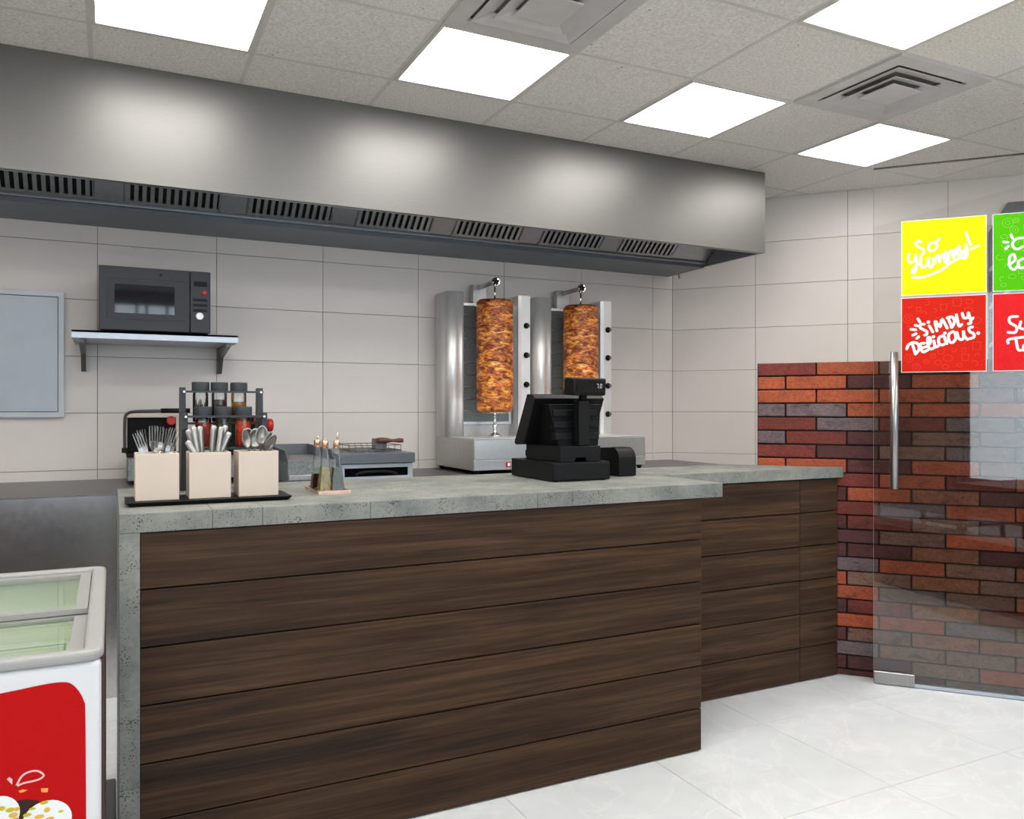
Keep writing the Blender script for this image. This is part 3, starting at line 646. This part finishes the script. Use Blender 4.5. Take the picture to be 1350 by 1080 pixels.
# cutlery
tag(MB().hexa([(.048,2.535,T),(.488,2.535,T),(.488,2.70,T),(.048,2.70,T)], [(.036,2.523,T+.013),(.500,2.523,T+.013),(.500,2.712,T+.013),(.036,2.712,T+.013)]).build('cutlery_tray', M['black'], None, .002),
    'long black tray under the three cream cutlery holders', 'tray')
HZ0 = T+.0135
def holder(x0, label):
    mb = MB(); w_, d_, h_, k = .117, .118, .136, .005; x1 = x0+w_; y0 = 2.556; y1 = y0+d_
    o = [(x0,y0),(x1,y0),(x1,y1),(x0,y1)]; i = [(x0+k,y0+k),(x1-k,y0+k),(x1-k,y1-k),(x0+k,y1-k)]
    vs = [(*p,HZ0) for p in o]+[(*p,HZ0+h_) for p in o]+[(*p,HZ0+h_) for p in i]+[(*p,HZ0+.006) for p in i]
    fs = [(3,2,1,0)]+[(a,(a+1)%4,4+(a+1)%4,4+a) for a in range(4)]+[(4+a,4+(a+1)%4,8+(a+1)%4,8+a) for a in range(4)]+[(8+a,8+(a+1)%4,12+(a+1)%4,12+a) for a in range(4)]+[(12,13,14,15)]
    mb.add(vs, fs); tag(mb.build('cutlery_holder', M['cream'], None, .0015, 2), label, 'holder', 'cream cutlery holders on the tray')
hx = (.063, .207, .346)
holder(hx[0], 'square cream cutlery holder full of forks, left of three'); holder(hx[1], 'square cream cutlery holder full of knives, middle of three'); holder(hx[2], 'square cream cutlery holder full of spoons, right of three')
def orient(o, base, tip, twist=0.0):
    d = (Vector(tip)-Vector(base)).normalized(); o.location = base
    o.rotation_euler = (Vector((0,0,1)).rotation_difference(d).to_matrix() @ Matrix.Rotation(twist, 3, 'Z')).to_euler()
def fork_mesh():
    mb = MB(); th = .0016
    prof = [(.005,0,0),(.0034,0,.10),(.0030,0,.116),(.0042,.0010,.123),(.0076,.0028,.130),(.0108,.0042,.138),(.0121,.0044,.146),(.0122,.0040,.155)]
    vs = []
    for w_, y_, z_ in prof: vs += [(-w_,y_-th/2,z_),(0,y_+th*.9-th/2,z_),(w_,y_-th/2,z_),(w_,y_+th/2,z_),(0,y_+th*1.4,z_),(-w_,y_+th/2,z_)]
    n_ = len(prof); mb.add(vs, [(6*i+k, 6*i+(k+1)%6, 6*i+6+(k+1)%6, 6*i+6+k) for i in range(n_-1) for k in range(6)]+[(5,4,3,2,1,0), tuple(6*(n_-1)+k for k in range(6))], False)
    for k in range(4):
        x = -.0105+.007*k
        mb.hexa([(x-.0017,.004-th/2,.153),(x+.0017,.004-th/2,.153),(x+.0017,.004+th/2,.153),(x-.0017,.004+th/2,.153)], [(x-.0009,-.002-th/2,.200),(x+.0009,-.002-th/2,.200),(x+.0009,-.002+th/2,.200),(x-.0009,-.002+th/2,.200)])
    return mb
def knife_mesh():
    mb = MB(); mb.box(-.008,.008,-.0008,.0008,0,.095)
    prof = [(.0065,.09),(.0075,.105),(.0085,.150),(.0092,.190),(.0085,.200),(.004,.2035)]; vs = []; fs = []; n = 12
    for r, z in prof:
        for k in range(n): vs.append((r*math.cos(2*PI*k/n), r*.55*math.sin(2*PI*k/n), z))
    for i in range(len(prof)-1):
        for k in range(n): fs.append((i*n+k, i*n+(k+1)%n, (i+1)*n+(k+1)%n, (i+1)*n+k))
    mb.add(vs, fs, True); o = len(mb.v)-len(vs); mb.f += [tuple(o+k for k in range(n))[::-1], tuple(o+(len(prof)-1)*n+k for k in range(n))]; mb.sm += [False, True]
    return mb
def spoon_mesh():
    mb = MB(); th = .0016
    mb.hexa([(-.0055,-th/2,0),(.0055,-th/2,0),(.0055,th/2,0),(-.0055,th/2,0)], [(-.003,-th/2,.128),(.003,-th/2,.128),(.003,th/2,.128),(-.003,th/2,.128)])
    vs = []; fs = []; nr, ns = 5, 20; A, B, cz = .0205, .031, .158
    for side, dy in ((1, 0), (-1, .0016)):
        o = len(vs)
        for i in range(nr+1):
            q = i/nr
            for k in range(ns):
                a = 2*PI*k/ns; x = A*q*math.cos(a); z = B*q*math.sin(a)
                x *= 1-.12*math.sin(a)*q
                vs.append((x, .0085*(1-q*q)+dy-.001, cz+z))
        for i in range(nr):
            for k in range(ns):
                f = (o+i*ns+k, o+i*ns+(k+1)%ns, o+(i+1)*ns+(k+1)%ns, o+(i+1)*ns+k); fs.append(f)
    h2 = (nr+1)*ns
    for k in range(ns): fs.append((nr*ns+k, nr*ns+(k+1)%ns, h2+nr*ns+(k+1)%ns, h2+nr*ns+k))
    mb.add(vs, fs, True); return mb
def cutlery(kind, mesh, m, hx0, specs, where):
    first = None
    for i, (bx, by, tx, ty, tw, dz) in enumerate(specs):
        if first is None: first = mesh.build(kind, m, None, 0); o = first
        else: o = first.copy(); C.objects.link(o)
        q = .68; lim = {'fork': .033, 'knife': .036, 'spoon': .027}[kind]; bx = bx if abs(bx*(1-q)+tx*q) < lim else (math.copysign(lim, tx)-tx*q)/(1-q)
        bx = max(-.040, min(.040, bx)); by = -.036+.072*((i*5) % len(specs))/(len(specs)-1); ty = by
        base = (hx0+.0585+bx, 2.615+by, HZ0+.009+dz)
        orient(o, base, (hx0+.0585+tx, 2.615+ty, base[2]+.19), tw)
        tag(o, 'steel %s standing in the %s cream holder, %s from the left' % (kind, where, ordn[i]), kind, '%ss in the %s holder' % (kind, where))
cutlery('fork', fork_mesh(), M['cutlery'], hx[0], [(-.025,-.02,-.056,-.03,.1,.0),(-.015,.01,-.040,.01,-.2,-.004),(-.002,-.01,-.008,-.02,.05,.006),(.002,.02,.006,.02,.3,.004),(.010,-.015,.032,-.02,-.1,-.002),(.018,.005,.047,.01,.2,.004),(.026,.02,.050,.02,-.15,-.003)], 'left')
cutlery('knife', knife_mesh(), M['knife_grip'], hx[1], [(-.030,-.01,-.072,-.015,.1,-.014),(-.022,-.02,-.056,-.02,0,.0),(-.012,0,-.042,0,.1,.002),(-.006,.02,-.020,.02,0,.0),(.003,-.02,.016,-.02,0,.002),(.010,0,.034,0,.1,.0),(.018,.02,.052,.02,0,.008),(.026,-.01,.062,-.01,-.1,-.003)], 'middle')
cutlery('spoon', spoon_mesh(), M['cutlery'], hx[2], [(-.020,.01,-.040,.015,.8,.010),(-.010,-.02,-.018,-.02,.1,.008),(-.002,.01,.002,.015,-.3,.006),(.008,.02,.022,.02,.1,.016),(.010,.0,.050,.0,1.0,.006),(.0,-.02,.072,-.02,.7,.012)], 'right')
# cruets
ct = thing('cruet_tray', 'small square copper tray holding the oil bottles', 'tray', (.654, 2.73, T))
mb = MB().box(.606,.704,2.632,2.83,T,T+.006); mb.build('base', M['copper'], ct, .001, 1)
mb = MB()
for a in ((.602,.708,2.628,2.634),(.602,.708,2.828,2.834),(.602,.608,2.634,2.828),(.702,.708,2.634,2.828)): mb.box(*a, T, T+.012)
mb.build('rim', M['copper'], ct)
def cruet(x, y, m, fill, label, hh):
    z = T+.0065; t = thing('oil_bottle', label, 'bottle', (x,y,z), 0, 'oil and vinegar bottles on the copper tray')
    def ring(r, zz): return [(x-r,y-r,zz),(x+r,y-r,zz),(x+r,y+r,zz),(x-r,y+r,zz)]
    R0, R1, H = .0225, .0085, .135
    mb = MB(); vs = ring(R0,z)+ring(R1,z+H)+ring(R1,z+H+.012); mb.add(vs, [(3,2,1,0)]+[(a+k,(a+(k+1)%4),(a+4+(k+1)%4),a+4+k) for a in (0,4) for k in range(4)]); mb.build('glass', M['cruet_glass'], t, .0015, 2)
    q = fill/H; r2 = (R0-.002)*(1-q)+(R1-.002)*q
    mb = MB(); vs = ring(R0-.0022,z+.003)+ring(r2,z+fill); mb.add(vs, [(3,2,1,0),(4,5,6,7)]+[(k,(k+1)%4,4+(k+1)%4,4+k) for k in range(4)]); mb.build('contents', M[m], t, .001, 1)
    MB().lathe([(.0115,0),(.0115,.022),(.0095,.025)], (x,y,z+H+.006), 16).build('cap', M['copper'], t)
    MB().tube([(x+.002,y,z+H+.028),(x+.002,y,z+H+hh)], [.0035,.0025], 10).build('spout', M['copper'], t)
cruet(.633, 2.782, 'red_vinegar', .052, 'tapered glass bottle of dark red vinegar, left of the three', .045)
cruet(.637, 2.690, 'olive_oil', .078, 'tapered glass bottle of yellow oil, middle one of the three', .040)
cruet(.672, 2.672, 'herb_oil', .078, 'tapered glass bottle of green herb oil, right of the three', .060)
# till
cdw = thing('cash_drawer', 'flat black cash drawer under the till on the counter', 'cash drawer', (1.62, 2.85, T))
MB().box(1.495, 1.752, 2.680, 3.03, T+.003, T+.073).build('case', M['black'], cdw, .002)
MB().box(1.499, 1.748, 2.676, 2.681, T+.008, T+.068).build('drawer_front', M['black'], cdw, .001, 1)
for x in (1.52,1.73):
    for y in (2.70,3.0): MB().lathe([(.01,0),(.01,.004)], (x,y,T), 10).build('foot', M['black_soft'], cdw)
D = T+.0735
ps = thing('till_terminal', 'black till terminal with tilted touch screen, seen from behind, on the cash drawer', 'till', (1.63, 2.85, D))
MB().prism([(1.535,D),(1.600,D),(1.606,D+.016),(1.648,D+.016),(1.654,D),(1.716,D),(1.716,D+.060),(1.535,D+.060)], 2.692, 2.975, 'y').build('stand_base', M['black'], ps, .002)
MB().prism([(2.975,D),(3.01,D+.01),(3.01,D+.03),(2.975,D+.058)], 1.55, 1.70, 'x').build('cable_cover', M['black_soft'], ps)
scn = MB().prism([(3.000,1.128),(2.985,1.120),(2.912,1.124),(2.905,1.140),(2.818,1.308),(2.838,1.322),(2.885,1.326)], 1.492, 1.815, 'x').build('screen', M['black'], ps, .003)
hz = [(2.80,1.300),(2.755,1.245),(2.752,1.24)]
hs = MB(); hs.hexa([(1.56,2.745,D+.058),(1.74,2.745,D+.058),(1.74,2.95,D+.058),(1.56,2.95,D+.058)], [(1.53,2.775,1.285),(1.77,2.775,1.285),(1.77,2.865,1.285),(1.53,2.865,1.285)])
ho = hs.build('rear_housing', M['black_soft'], ps, .003)
for z, y in ((1.243,2.772),(1.198,2.765),(1.152,2.757)): MB().box(1.545, 1.745, y-.010, y+.02, z-.006, z+.020).build('cooling_rib', M['black'], ho, .002)
pd = thing('customer_display', 'small black customer price display on a pole behind the till', 'display', (1.655, 2.715, D+.0605))
MB().box(1.622, 1.672, 2.698, 2.738, D+.0605, 1.30).build('pole', M['black'], pd, .004)
MB().box(1.634, 1.660, 2.700, 2.722, 1.30, 1.325).build('tilt_joint', M['black_soft'], pd, .003)
hd = bpy.data.objects.new('head', None); bpy.data.objects.remove(hd)
Rm = Matrix.Translation((1.652, 2.70, 1.353)) @ Matrix.Rotation(math.radians(9), 4, 'Z') @ Matrix.Rotation(math.radians(4), 4, 'X')
he = MB().box(-.082,.082,-.030,.034,-.034,.034,Rm).build('display_head', M['black'], pd, .007)
MB().box(-.068,.070,-.0315,-.029,-.020,.024,Rm).build('display_window', M['screen_black'], he, .001, 1)
mb = MB()
def seg7(mb, x, segs, w=.009, h=.017, t_=.0016, y=-.0322):
    S = {'a': (x,x+w,h-t_,h), 'g': (x,x+w,h/2-t_/2,h/2+t_/2), 'd': (x,x+w,0,t_), 'f': (x,x+t_,h/2,h), 'b': (x+w-t_,x+w,h/2,h), 'e': (x,x+t_,0,h/2), 'c': (x+w-t_,x+w,0,h/2)}
    for s in segs: a = S[s]; mb.box(a[0],a[1],y,y+.0006,a[2]-.004,a[3]-.004,Rm)
seg7(mb, .030, 'abc'); mb.box(.0425,.0445,-.0322,-.0316,-.004,-.002,Rm); seg7(mb, .048, 'abcdef'); mb.build('digits', M['digit'], he)
pr = thing('receipt_printer', 'small black receipt printer with rounded top beside the till', 'printer', (1.905, 2.86, T))
arc = [(2.782+.048-.048*math.cos(a), T+.070+.048*math.sin(a)) for a in [k*PI/16 for k in range(9)]]
MB().prism([(2.95,T+.002),(2.782,T+.002)]+arc+[(2.95,T+.112)], 1.862, 1.948, 'x', False).build('case', M['black'], pr, .003)
MB().box(1.860, 1.950, 2.800, 2.94, T+.058, T+.062).build('lid_seam', M['black_soft'], pr)
MB().box(1.870, 1.94, 2.845, 2.851, T+.114, T+.1185).build('paper_slot', M['slot'], pr)
# ------------------------------------------------------------------ chest freezer
FX0, FX1, FY0, FY1, FZ = -1.45, -.0095, 1.468, 2.255, .88
fz = thing('chest_freezer', 'white chest freezer with sliding glass lids and red food print at lower left', 'freezer', ((FX0+FX1)/2, (FY0+FY1)/2, 0))
mb = MB(); k = .03
rx0, rx1, ry0, ry1 = FX0+.004, FX1-.004, FY0+.004, FY1-.004
mb.box(rx0, rx1, ry0, ry0+k, .03, FZ-.018); mb.box(rx0, rx1, ry1-k, ry1, .03, FZ-.018); mb.box(rx0, rx0+k, ry0+k, ry1-k, .03, FZ-.018); mb.box(rx1-k, rx1, ry0+k, ry1-k, .03, FZ-.018); mb.box(rx0+k, rx1-k, ry0+k, ry1-k, .03, .08)
body = mb.build('body', M['freezer_white'], fz, .008, 3)
for x in (FX0+.1, FX1-.1):
    for y in (FY0+.1, FY1-.1): MB().lathe([(.02,0),(.02,.032)], (x,y,0), 12).build('foot', M['black'], fz)
RM = .030
def rim_part(name, a, m, bev): return MB().box(*a).build(name, m, fz, bev, 3)
mb = MB(); zz0, zz1 = FZ-.018, FZ
def rrect(x0, x1, y0, y1, r, n=5):
    return [(cx_+r*math.cos(a0+PI/2*k/n), cy_+r*math.sin(a0+PI/2*k/n)) for cx_, cy_, a0 in ((x0+r,y0+r,PI),(x1-r,y0+r,-PI/2),(x1-r,y1-r,0),(x0+r,y1-r,PI/2)) for k in range(n+1)]
o_ = rrect(FX0, FX1, FY0, FY1, .028); i_ = rrect(FX0+RM, FX1-RM, FY0+RM-.004, FY1-RM, .004); n_ = len(o_)
vs = [(*p,zz0) for p in o_]+[(*p,zz1) for p in o_]+[(*p,zz1) for p in i_]+[(*p,zz0) for p in i_]
mb.add(vs, [(L*n_+a,L*n_+(a+1)%n_,(L+1)%4*n_+(a+1)%n_,(L+1)%4*n_+a) for L in range(4) for a in range(n_)])
mb.build('rim', M['freezer_rim'], fz, .007, 3)
ix0, ix1, iy0, iy1 = FX0+RM+.001, FX1-RM-.001, FY0+RM-.003, FY1-RM-.001
def lid(y0, y1, z, label):
    mb = MB(); q = .022
    for a in ((ix0,ix1,y0,y0+q),(ix0,ix1,y1-q,y1),(ix0,ix0+q,y0+q,y1-q),(ix1-q,ix1,y0+q,y1-q)): mb.box(*a, z, z+.010)
    l = mb.build('sliding_lid', M['lid_frame'], fz, 0, 1, False, None, label)
    MB().box(ix0+q, ix1-q, y0+q, y1-q, z+.003, z+.007).build('pane', M['lid_glass'], l)
lid(1.80, iy1-.03, FZ-.013, 'rear glass lid'); lid(iy0+.001, 1.815, FZ-.025, 'front glass lid, lower')
mb = MB().box(ix0, ix1, iy1-.028, iy1, FZ-.022, FZ-.012); mb.build('rear_channel', M['lid_frame'], fz)
MB().box(ix1-.014, ix1-.001, iy0, iy1, FZ-.03, FZ-.027).build('side_runner', M['lid_frame'], fz)
lx0, lx1, ly0, ly1 = rx0+k+.001, rx1-k-.001, ry0+k+.001, ry1-k-.001
mb = MB(); a1 = [(lx0,ly0),(lx1,ly0),(lx1,ly1),(lx0,ly1)]
def inset(d): return [(lx0+d,ly0+d),(lx1-d,ly0+d),(lx1-d,ly1-d),(lx0+d,ly1-d)]
vs = [(*p,FZ-.03) for p in a1]+[(*p,.72) for p in inset(.01)]+[(*p,.715) for p in inset(.05)]+[(*p,.60) for p in inset(.055)]
mb.add(vs, [(4*r+a,4*r+(a+1)%4,4*r+4+(a+1)%4,4*r+4+a) for r in range(3) for a in range(4)]+[(12,13,14,15)]); mb.build('liner', M['liner'], fz)
mb = MB()
for d, z in ((.05, .7165), (.085, .602)):
    p = inset(d)
    for a in range(4):
        (x0,y0),(x1,y1) = p[a],p[(a+1)%4]; mb.box(min(x0,x1)-.002, max(x0,x1)+.002, min(y0,y1)-.002, max(y0,y1)+.002, z, z+.002)
mb.build('liner_edge', M['liner_line'], fz)
# print on the freezer front (local to the front face)
PY = ry0-.0008
def face_poly(pts, m, name, y, parent=fz):
    n = len(pts); mb = MB(); mb.add([(x,y,z) for x, z in pts], [tuple(range(n))]); return mb.build(name, m, parent)
MB().box(rx1-.0005, FX1, ry0+.02, ry1, .04, FZ-.02).build('side_panel', M['maroon'], fz)
MB().box(rx0+.02, rx1-.02, ry1-.0005, ry1+.003, .04, FZ-.02).build('rear_panel', M['maroon'], fz)
k_ = PY/1.4232
def sc_(pts): return [(x*k_, 1.27+(z-1.27)*k_) for x, z in pts]
edge = [(-1.35,.77),(-1.2,.80),(-.80,.835),(-.40,.846),(-.1477,.8443),(-.1273,.8459),(-.1065,.848),(-.0854,.8496),(-.0676,.8494),(-.055,.8455),(-.0441,.8323),(-.0368,.8146),(-.035,.7936),(-.0339,.6319),(-.0339,.12),(-1.35,.12)]
edge = edge[:4]+smooth_path(edge[4:14], 5)+edge[14:]
face_poly(sc_(edge), M['freezer_red'], 'red_print', PY)
rbm = MB(); ribbon(rbm, smooth_path(sc_([(-.1269,.7017),(-.1204,.7147),(-.1116,.7201),(-.0999,.7199),(-.0913,.7123),(-.0947,.7075),(-.1043,.7055),(-.1175,.7048),(-.1269,.7017)])), .0028, PY-.0006); rbm.build('print_outline', M['print_pink'], fz)
face_poly(sc_([(-.1391,.7154),(-.1355,.7177),(-.1317,.7136),(-.132,.7056),(-.1355,.7102)]), M['print_pink'], 'print_drop', PY-.0006)
face_poly(sc_([(-.124,.6943),(-.1189,.6958),(-.1119,.6935),(-.1175,.6913),(-.1218,.6913)]), M['print_orange'], 'print_fleck', PY-.0006)
face_poly(sc_([(-.0947,.6925),(-.0851,.6908),(-.0858,.6846),(-.094,.6863)]), M['print_orange'], 'print_fleck', PY-.0006)
def pdisc(m, name, x, z, r, rz, d): b = MB(); disc(b, sc_([(x,z)])[0], r, PY-d, 28, rz); b.build(name, M[m], fz)
pdisc('print_dark', 'print_plate', -.122, .632, .050, .050, .0005)
pdisc('print_white', 'print_scoop', -.150, .664, .029, .029, .0008); pdisc('print_white', 'print_scoop', -.0865, .641, .0345, .0325, .0009)
r = random.Random(2); b1 = MB(); b2 = MB()
for i, (x, z, rr, rz) in enumerate([(-.0903,.6700,.006,.0028),(-.0866,.6582,.0045,.004),(-.1058,.6641,.005,.002),(-.0969,.650,.007,.0035),(-.1348,.6685,.006,.0035),(-.1305,.6600,.0065,.004),(-.1463,.6733,.006,.0035),(-.1262,.668,.004,.003),(-.1125,.6563,.006,.003),(-.083,.644,.006,.003),(-.068,.652,.004,.002),(-.105,.640,.007,.003),(-.14,.653,.006,.003),(-.128,.652,.006,.004)]):
    disc((b1, b2)[i % 2], sc_([(x,z)])[0], rr, PY-.0012-.00005*i, 10, rz)
b1.build('print_topping', M['print_lime'], fz, 0, 1, False, 'stuff'); b2.build('print_topping', M['print_ochre'], fz, 0, 1, False, 'stuff')

# ------------------------------------------------------------------ glass door with signs
GP = (3.156, 2.620)
gd = thing('glass_door', 'tall frameless glass door with steel pull bar before the brick wall', 'door', (GP[0], GP[1], 0), -ANG)
MB().box(0, .95, 0, .010, .018, 2.372).build('pane', M['pane'], gd, 0, 1, True)
MB().box(-.0012, 0, 0, .010, .018, 2.372).build('pane_edge', M['glass_edge'], gd, 0, 1, True)
MB().box(0, .95, -.002, .012, 2.372, 2.3765).build('top_seal', M['rubber'], gd, 0, 1, True)
MB().box(.17, .95, -.004, .014, .003, .018).build('bottom_rail', M['shelf'], gd, .001, 1, True)
MB().box(0, .17, -.008, .018, .004, .060).build('corner_patch', M['pull'], gd, .002, 1, True)
MB().lathe([(.012,0),(.012,.006)], (.06,.005,0), 12).build('pivot', M['steel_soft'], gd, 0, 1, True)
hn = MB().tube([(.083,-.055,.905),(.083,-.055,1.522)], .0165, 18).build('pull_bar', M['pull'], gd, 0, 1, True)
for z in (.98, 1.445): MB().tube([(.083,-.040,z),(.083,0,z)], .008, 12).build('standoff', M['steel'], hn, 0, 1, True)
S = .334
def sign(s0, z0, m, label, strokes, w, light=None, seed=1):
    o = thing('sign', label, 'sign', (GP[0]+UX*s0+.749*-.0035, GP[1]+UY*s0-.6626*.0035, z0), -ANG, 'square slogan signs on the glass door')
    MB().box(0, S, 0, .003, 0, S).build('board', M[m], o, 0, 1, True)
    e = MB()
    for a in ((-.0025,0,-.0025,S+.0025),(S,S+.0025,-.0025,S+.0025)): e.box(a[0],a[1],.0004,.003,a[2],a[3])
    for a in ((0,S,-.0025,0),(0,S,S,S+.0025)): e.box(a[0],a[1],.0004,.003,a[2],a[3])
    e.build('pale_edge', M['sign_white'], o, 0, 1, True)
    if light:
        r = random.Random(seed); p = MB(); pts = []
        for tr in range(400):
            x, z = r.uniform(.02,S-.02), r.uniform(.02,S-.02); q = r.uniform(.010,.022)
            if any((x-a)**2+(z-b)**2 < (q+c)**2*1.1 for a, b, c in pts) or x-q < .003 or x+q > S-.003 or z-q < .003 or z+q > S-.003: continue
            pts.append((x,z,q)); kind = r.randrange(4); ph = r.uniform(0, 6.3)
            if kind == 0: path = [(x+q*math.cos(2*PI*k/18), z+q*math.sin(2*PI*k/18)) for k in range(19)]; ribbon(p, path, .0016, -.0003); ribbon(p, [(x+q*.45*math.cos(2*PI*k/12), z+q*.45*math.sin(2*PI*k/12)) for k in range(13)], .0016, -.0003)
            elif kind == 1: ribbon(p, [(x-q*.8,z+q*.8),(x-q*.65,z-q*.8),(x+q*.65,z-q*.8),(x+q*.8,z+q*.8)], .0018, -.0003); ribbon(p, [(x-q*.8,z+q*.8),(x+q*.8,z+q*.8)], .0018, -.0003)
            elif kind == 2: ribbon(p, smooth_path([(x+q*math.cos(ph+k*.9)*(.4+.15*k), z+q*math.sin(ph+k*.9)*(.4+.15*k)) for k in range(5)]), .0018, -.0003)
            else: ribbon(p, [(x+q*math.cos(2*PI*k/16)*(1 if k%2 else .8), z+q*.7*math.sin(2*PI*k/16)) for k in range(17)], .0016, -.0003)
        p.build('print_pattern', M[light], o, 0, 1, True)
    mb = MB()
    for i, st in enumerate(strokes):
        y = -.0006-.00002*i
        if len(st) == 1: disc(mb, (st[0][0]*S, st[0][1]*S), w*.62, y)
        else: ribbon(mb, smooth_path([(a*S, b*S) for a, b in st], 6), w, y)
    mb.build('lettering', M['sign_white'], o, 0, 1, True)
def norm(px, x0, x1, tl, tr, bl, br):
    out = []
    for st in px:
        q = []
        for x, y in st:
            u = (x-x0)/(x1-x0); t_ = tl+(tr-tl)*u; b_ = bl+(br-bl)*u; q.append((u, (b_-y)/(b_-t_)))
        out.append(q)
    return out
yum = [[(318,348),(275,345),(252,378),(285,410),(338,440),(352,478),(328,502)], [(478,352),(425,372),(405,420),(432,458),(482,440),(510,395),(486,355),(500,352),(538,312)],
       [(168,498),(162,555),(190,600),(236,570),(252,505)], [(252,505),(268,600),(250,700),(215,715),(208,690),(250,645),(312,600)], [(318,525),(312,600),(338,655),(388,620),(408,535),(412,620),(438,655),(462,610)],
       [(458,545),(478,612),(492,545),(520,512),(540,592),(552,530),(586,492),(606,588),(632,585)], [(612,462),(640,578),(652,492),(682,448),(706,545),(716,470),(738,425),(762,515),(788,498)],
       [(770,392),(782,450),(812,470),(840,435),(848,378)], [(848,378),(868,465),(852,532),(820,540),(824,505),(862,468)], [(850,238),(874,310),(902,378)], [(915,428)], [(915,428),(960,408),(1000,388)],
       [(215,772),(330,770),(450,730),(560,680),(680,590),(790,535)]]
sim = [[(358,425),(318,432),(310,465),(350,490),(390,512),(388,545),(365,553)], [(420,445),(462,515)], [(410,402)], [(512,503),(490,390),(548,455),(572,368),(632,470)], [(642,345),(685,462)],
       [(632,352),(688,340),(718,385),(700,440),(682,462)], [(740,315),(768,442),(802,428)], [(808,298),(826,348),(868,345),(880,292)], [(880,292),(905,370),(932,350)], [(905,370),(905,410),(880,418)],
       [(215,650),(255,775)], [(150,715),(172,668),(232,640),(288,662),(298,720),(255,775)], [(362,648),(312,662),(342,748),(405,725)], [(330,706),(378,690)],
       [(392,688),(432,640),(432,588),(402,588),(408,680),(440,715),(488,690)], [(475,620),(492,690),(540,668)], [(470,572)], [(585,560),(538,580),(532,640),(570,668),(612,648)], [(598,570),(628,652)], [(605,530)],
       [(700,510),(652,545),(655,620),(695,638),(732,590),(722,530),(700,510)], [(745,520),(772,595),(818,592),(822,500),(832,560),(868,602)], [(925,455),(886,470),(896,510),(940,535),(940,575),(892,592)], [(992,527)],
       [(285,365),(308,402)], [(252,440),(280,446)], [(200,488),(258,492)], [(222,556),(262,538)], [(272,592),(294,572)]]
sign(.117, 1.27+.513, 'sign_yellow', 'square yellow sign with white script and underline, upper left on the glass', norm(yum, 85, 1080, 120, 35, 985, 930), .0105)
sign(.117, 1.27+.164, 'sign_red', 'square orange-red sign with white two-line slogan, lower left on the glass', norm(sim, 90, 1080, 130, 80, 985, 965), .0118, 'sign_red_light', 5)
gre = [[(300,272),(258,280),(238,312),(262,338),(300,322)], [(230,255),(240,275)], [(188,295),(212,298)], [(200,335),(216,320)], [(218,428),(252,402),(246,368),(222,385),(226,440),(250,455),(272,430)], [(300,392),(272,412),(280,446),(312,440),(318,405),(300,392)]]
red = [[(268,715),(226,720),(224,750),(262,775),(254,806),(214,806)], [(286,745),(280,778),(304,788)], [(214,868),(220,846),(310,832)], [(258,842),(270,902),(288,908)], [(330,872),(304,880),(302,908),(330,905)]]
sign(.4797, 1.27+.513, 'sign_green', 'square lime green sign cut by the right edge, upper right on the glass', norm(gre, 130, 635, 140, 98, 575, 572), .0105, 'sign_green_light', 8)
sign(.4797, 1.27+.164, 'sign_scarlet', 'square scarlet sign cut by the right edge, lower right on the glass', norm(red, 130, 635, 592, 560, 1025, 1015), .0110, 'sign_scarlet_light', 11)
# flat grey shape with a cut corner on the wall behind the glass
pq = thing('grey_wall_shape', 'flat slate grey shape with cut corner and pale slanted stripes behind the green sign', 'board', (3.68+UX*2.01, 4.80+UY*2.01, 1.53), -ANG)
MB().prism([(0,.0),(.75,.0),(.75,1.034),(.104,1.034),(0,.855)], -.03, -.001, 'y').build('panel', M['grey_shape'], pq, .004, 1, True)
for z in (.60, .36, .12): MB().prism([(0.0,z),(.03,z+.02),(.12,z+.115),(.12,z+.145),(.0,z+.025)], -.0315, -.0305, 'y').build('stripe', M['grey_shape_stripe'], pq, 0, 1, True)

# ------------------------------------------------------------------ seating behind the camera (seen only as reflections in the glass)
tb = thing('dining_table', 'dark wooden dining table mirrored in the glass door', 'table', (2.15, .30, 0))
MB().box(1.80, 2.50, -.05, .65, .715, .75).build('top', M['chair_wood'], tb, .004)
for x in (1.84, 2.46):
    for y in (-.01, .61): MB().hexa([(x-.018,y-.018,0),(x+.018,y-.018,0),(x+.018,y+.018,0),(x-.018,y+.018,0)], [(x-.026,y-.026,.715),(x+.026,y-.026,.715),(x+.026,y+.026,.715),(x-.026,y+.026,.715)]).build('leg', M['chair_wood'], tb)
def chair(x, y, rz, label):
    t = thing('dining_chair', label, 'chair', (x, y, 0), rz, 'dark wooden chairs at the table')
    MB().box(-.21,.21,-.20,.20,.43,.455).build('seat', M['chair_wood'], t, .006, 2, True)
    for sx in (-1,1):
        MB().tube([(sx*.20,-.19,0),(sx*.18,-.17,.43)], [.014,.019], 8).build('leg', M['chair_wood'], t, 0, 1, True)
        MB().tube([(sx*.19,.24,0),(sx*.18,.18,.43),(sx*.18,.24,.86)], [.014,.019,.014], 8).build('leg', M['chair_wood'], t, 0, 1, True)
    MB().box(-.19,.19,.215,.235,.66,.86).build('backrest', M['chair_wood'], t, .006, 2, True)
bn = thing('bench', 'unseen low dark wooden bench added for the dark band mirrored in the glass door', 'bench', (2.0, .85, 0))  # unseen, added to show as a dark band in the door reflection
MB().box(.75, 2.9, .74, .985, .03, .40).build('base', M['chair_wood'], bn, .004)
MB().box(.74, 2.91, .72, 1.0, .40, .44).build('seat', M['chair_wood'], bn, .006)
for x in (.80, 2.85):
    for y in (.77, .95): MB().lathe([(.02,0),(.02,.032)], (x,y,0), 12).build('foot', M['black'], bn)
chair(1.62, .35, math.radians(90), 'dark wooden chair at the table, mirrored left in the glass'); chair(2.70, .35, math.radians(-90), 'dark wooden chair at the table, mirrored right in the glass')
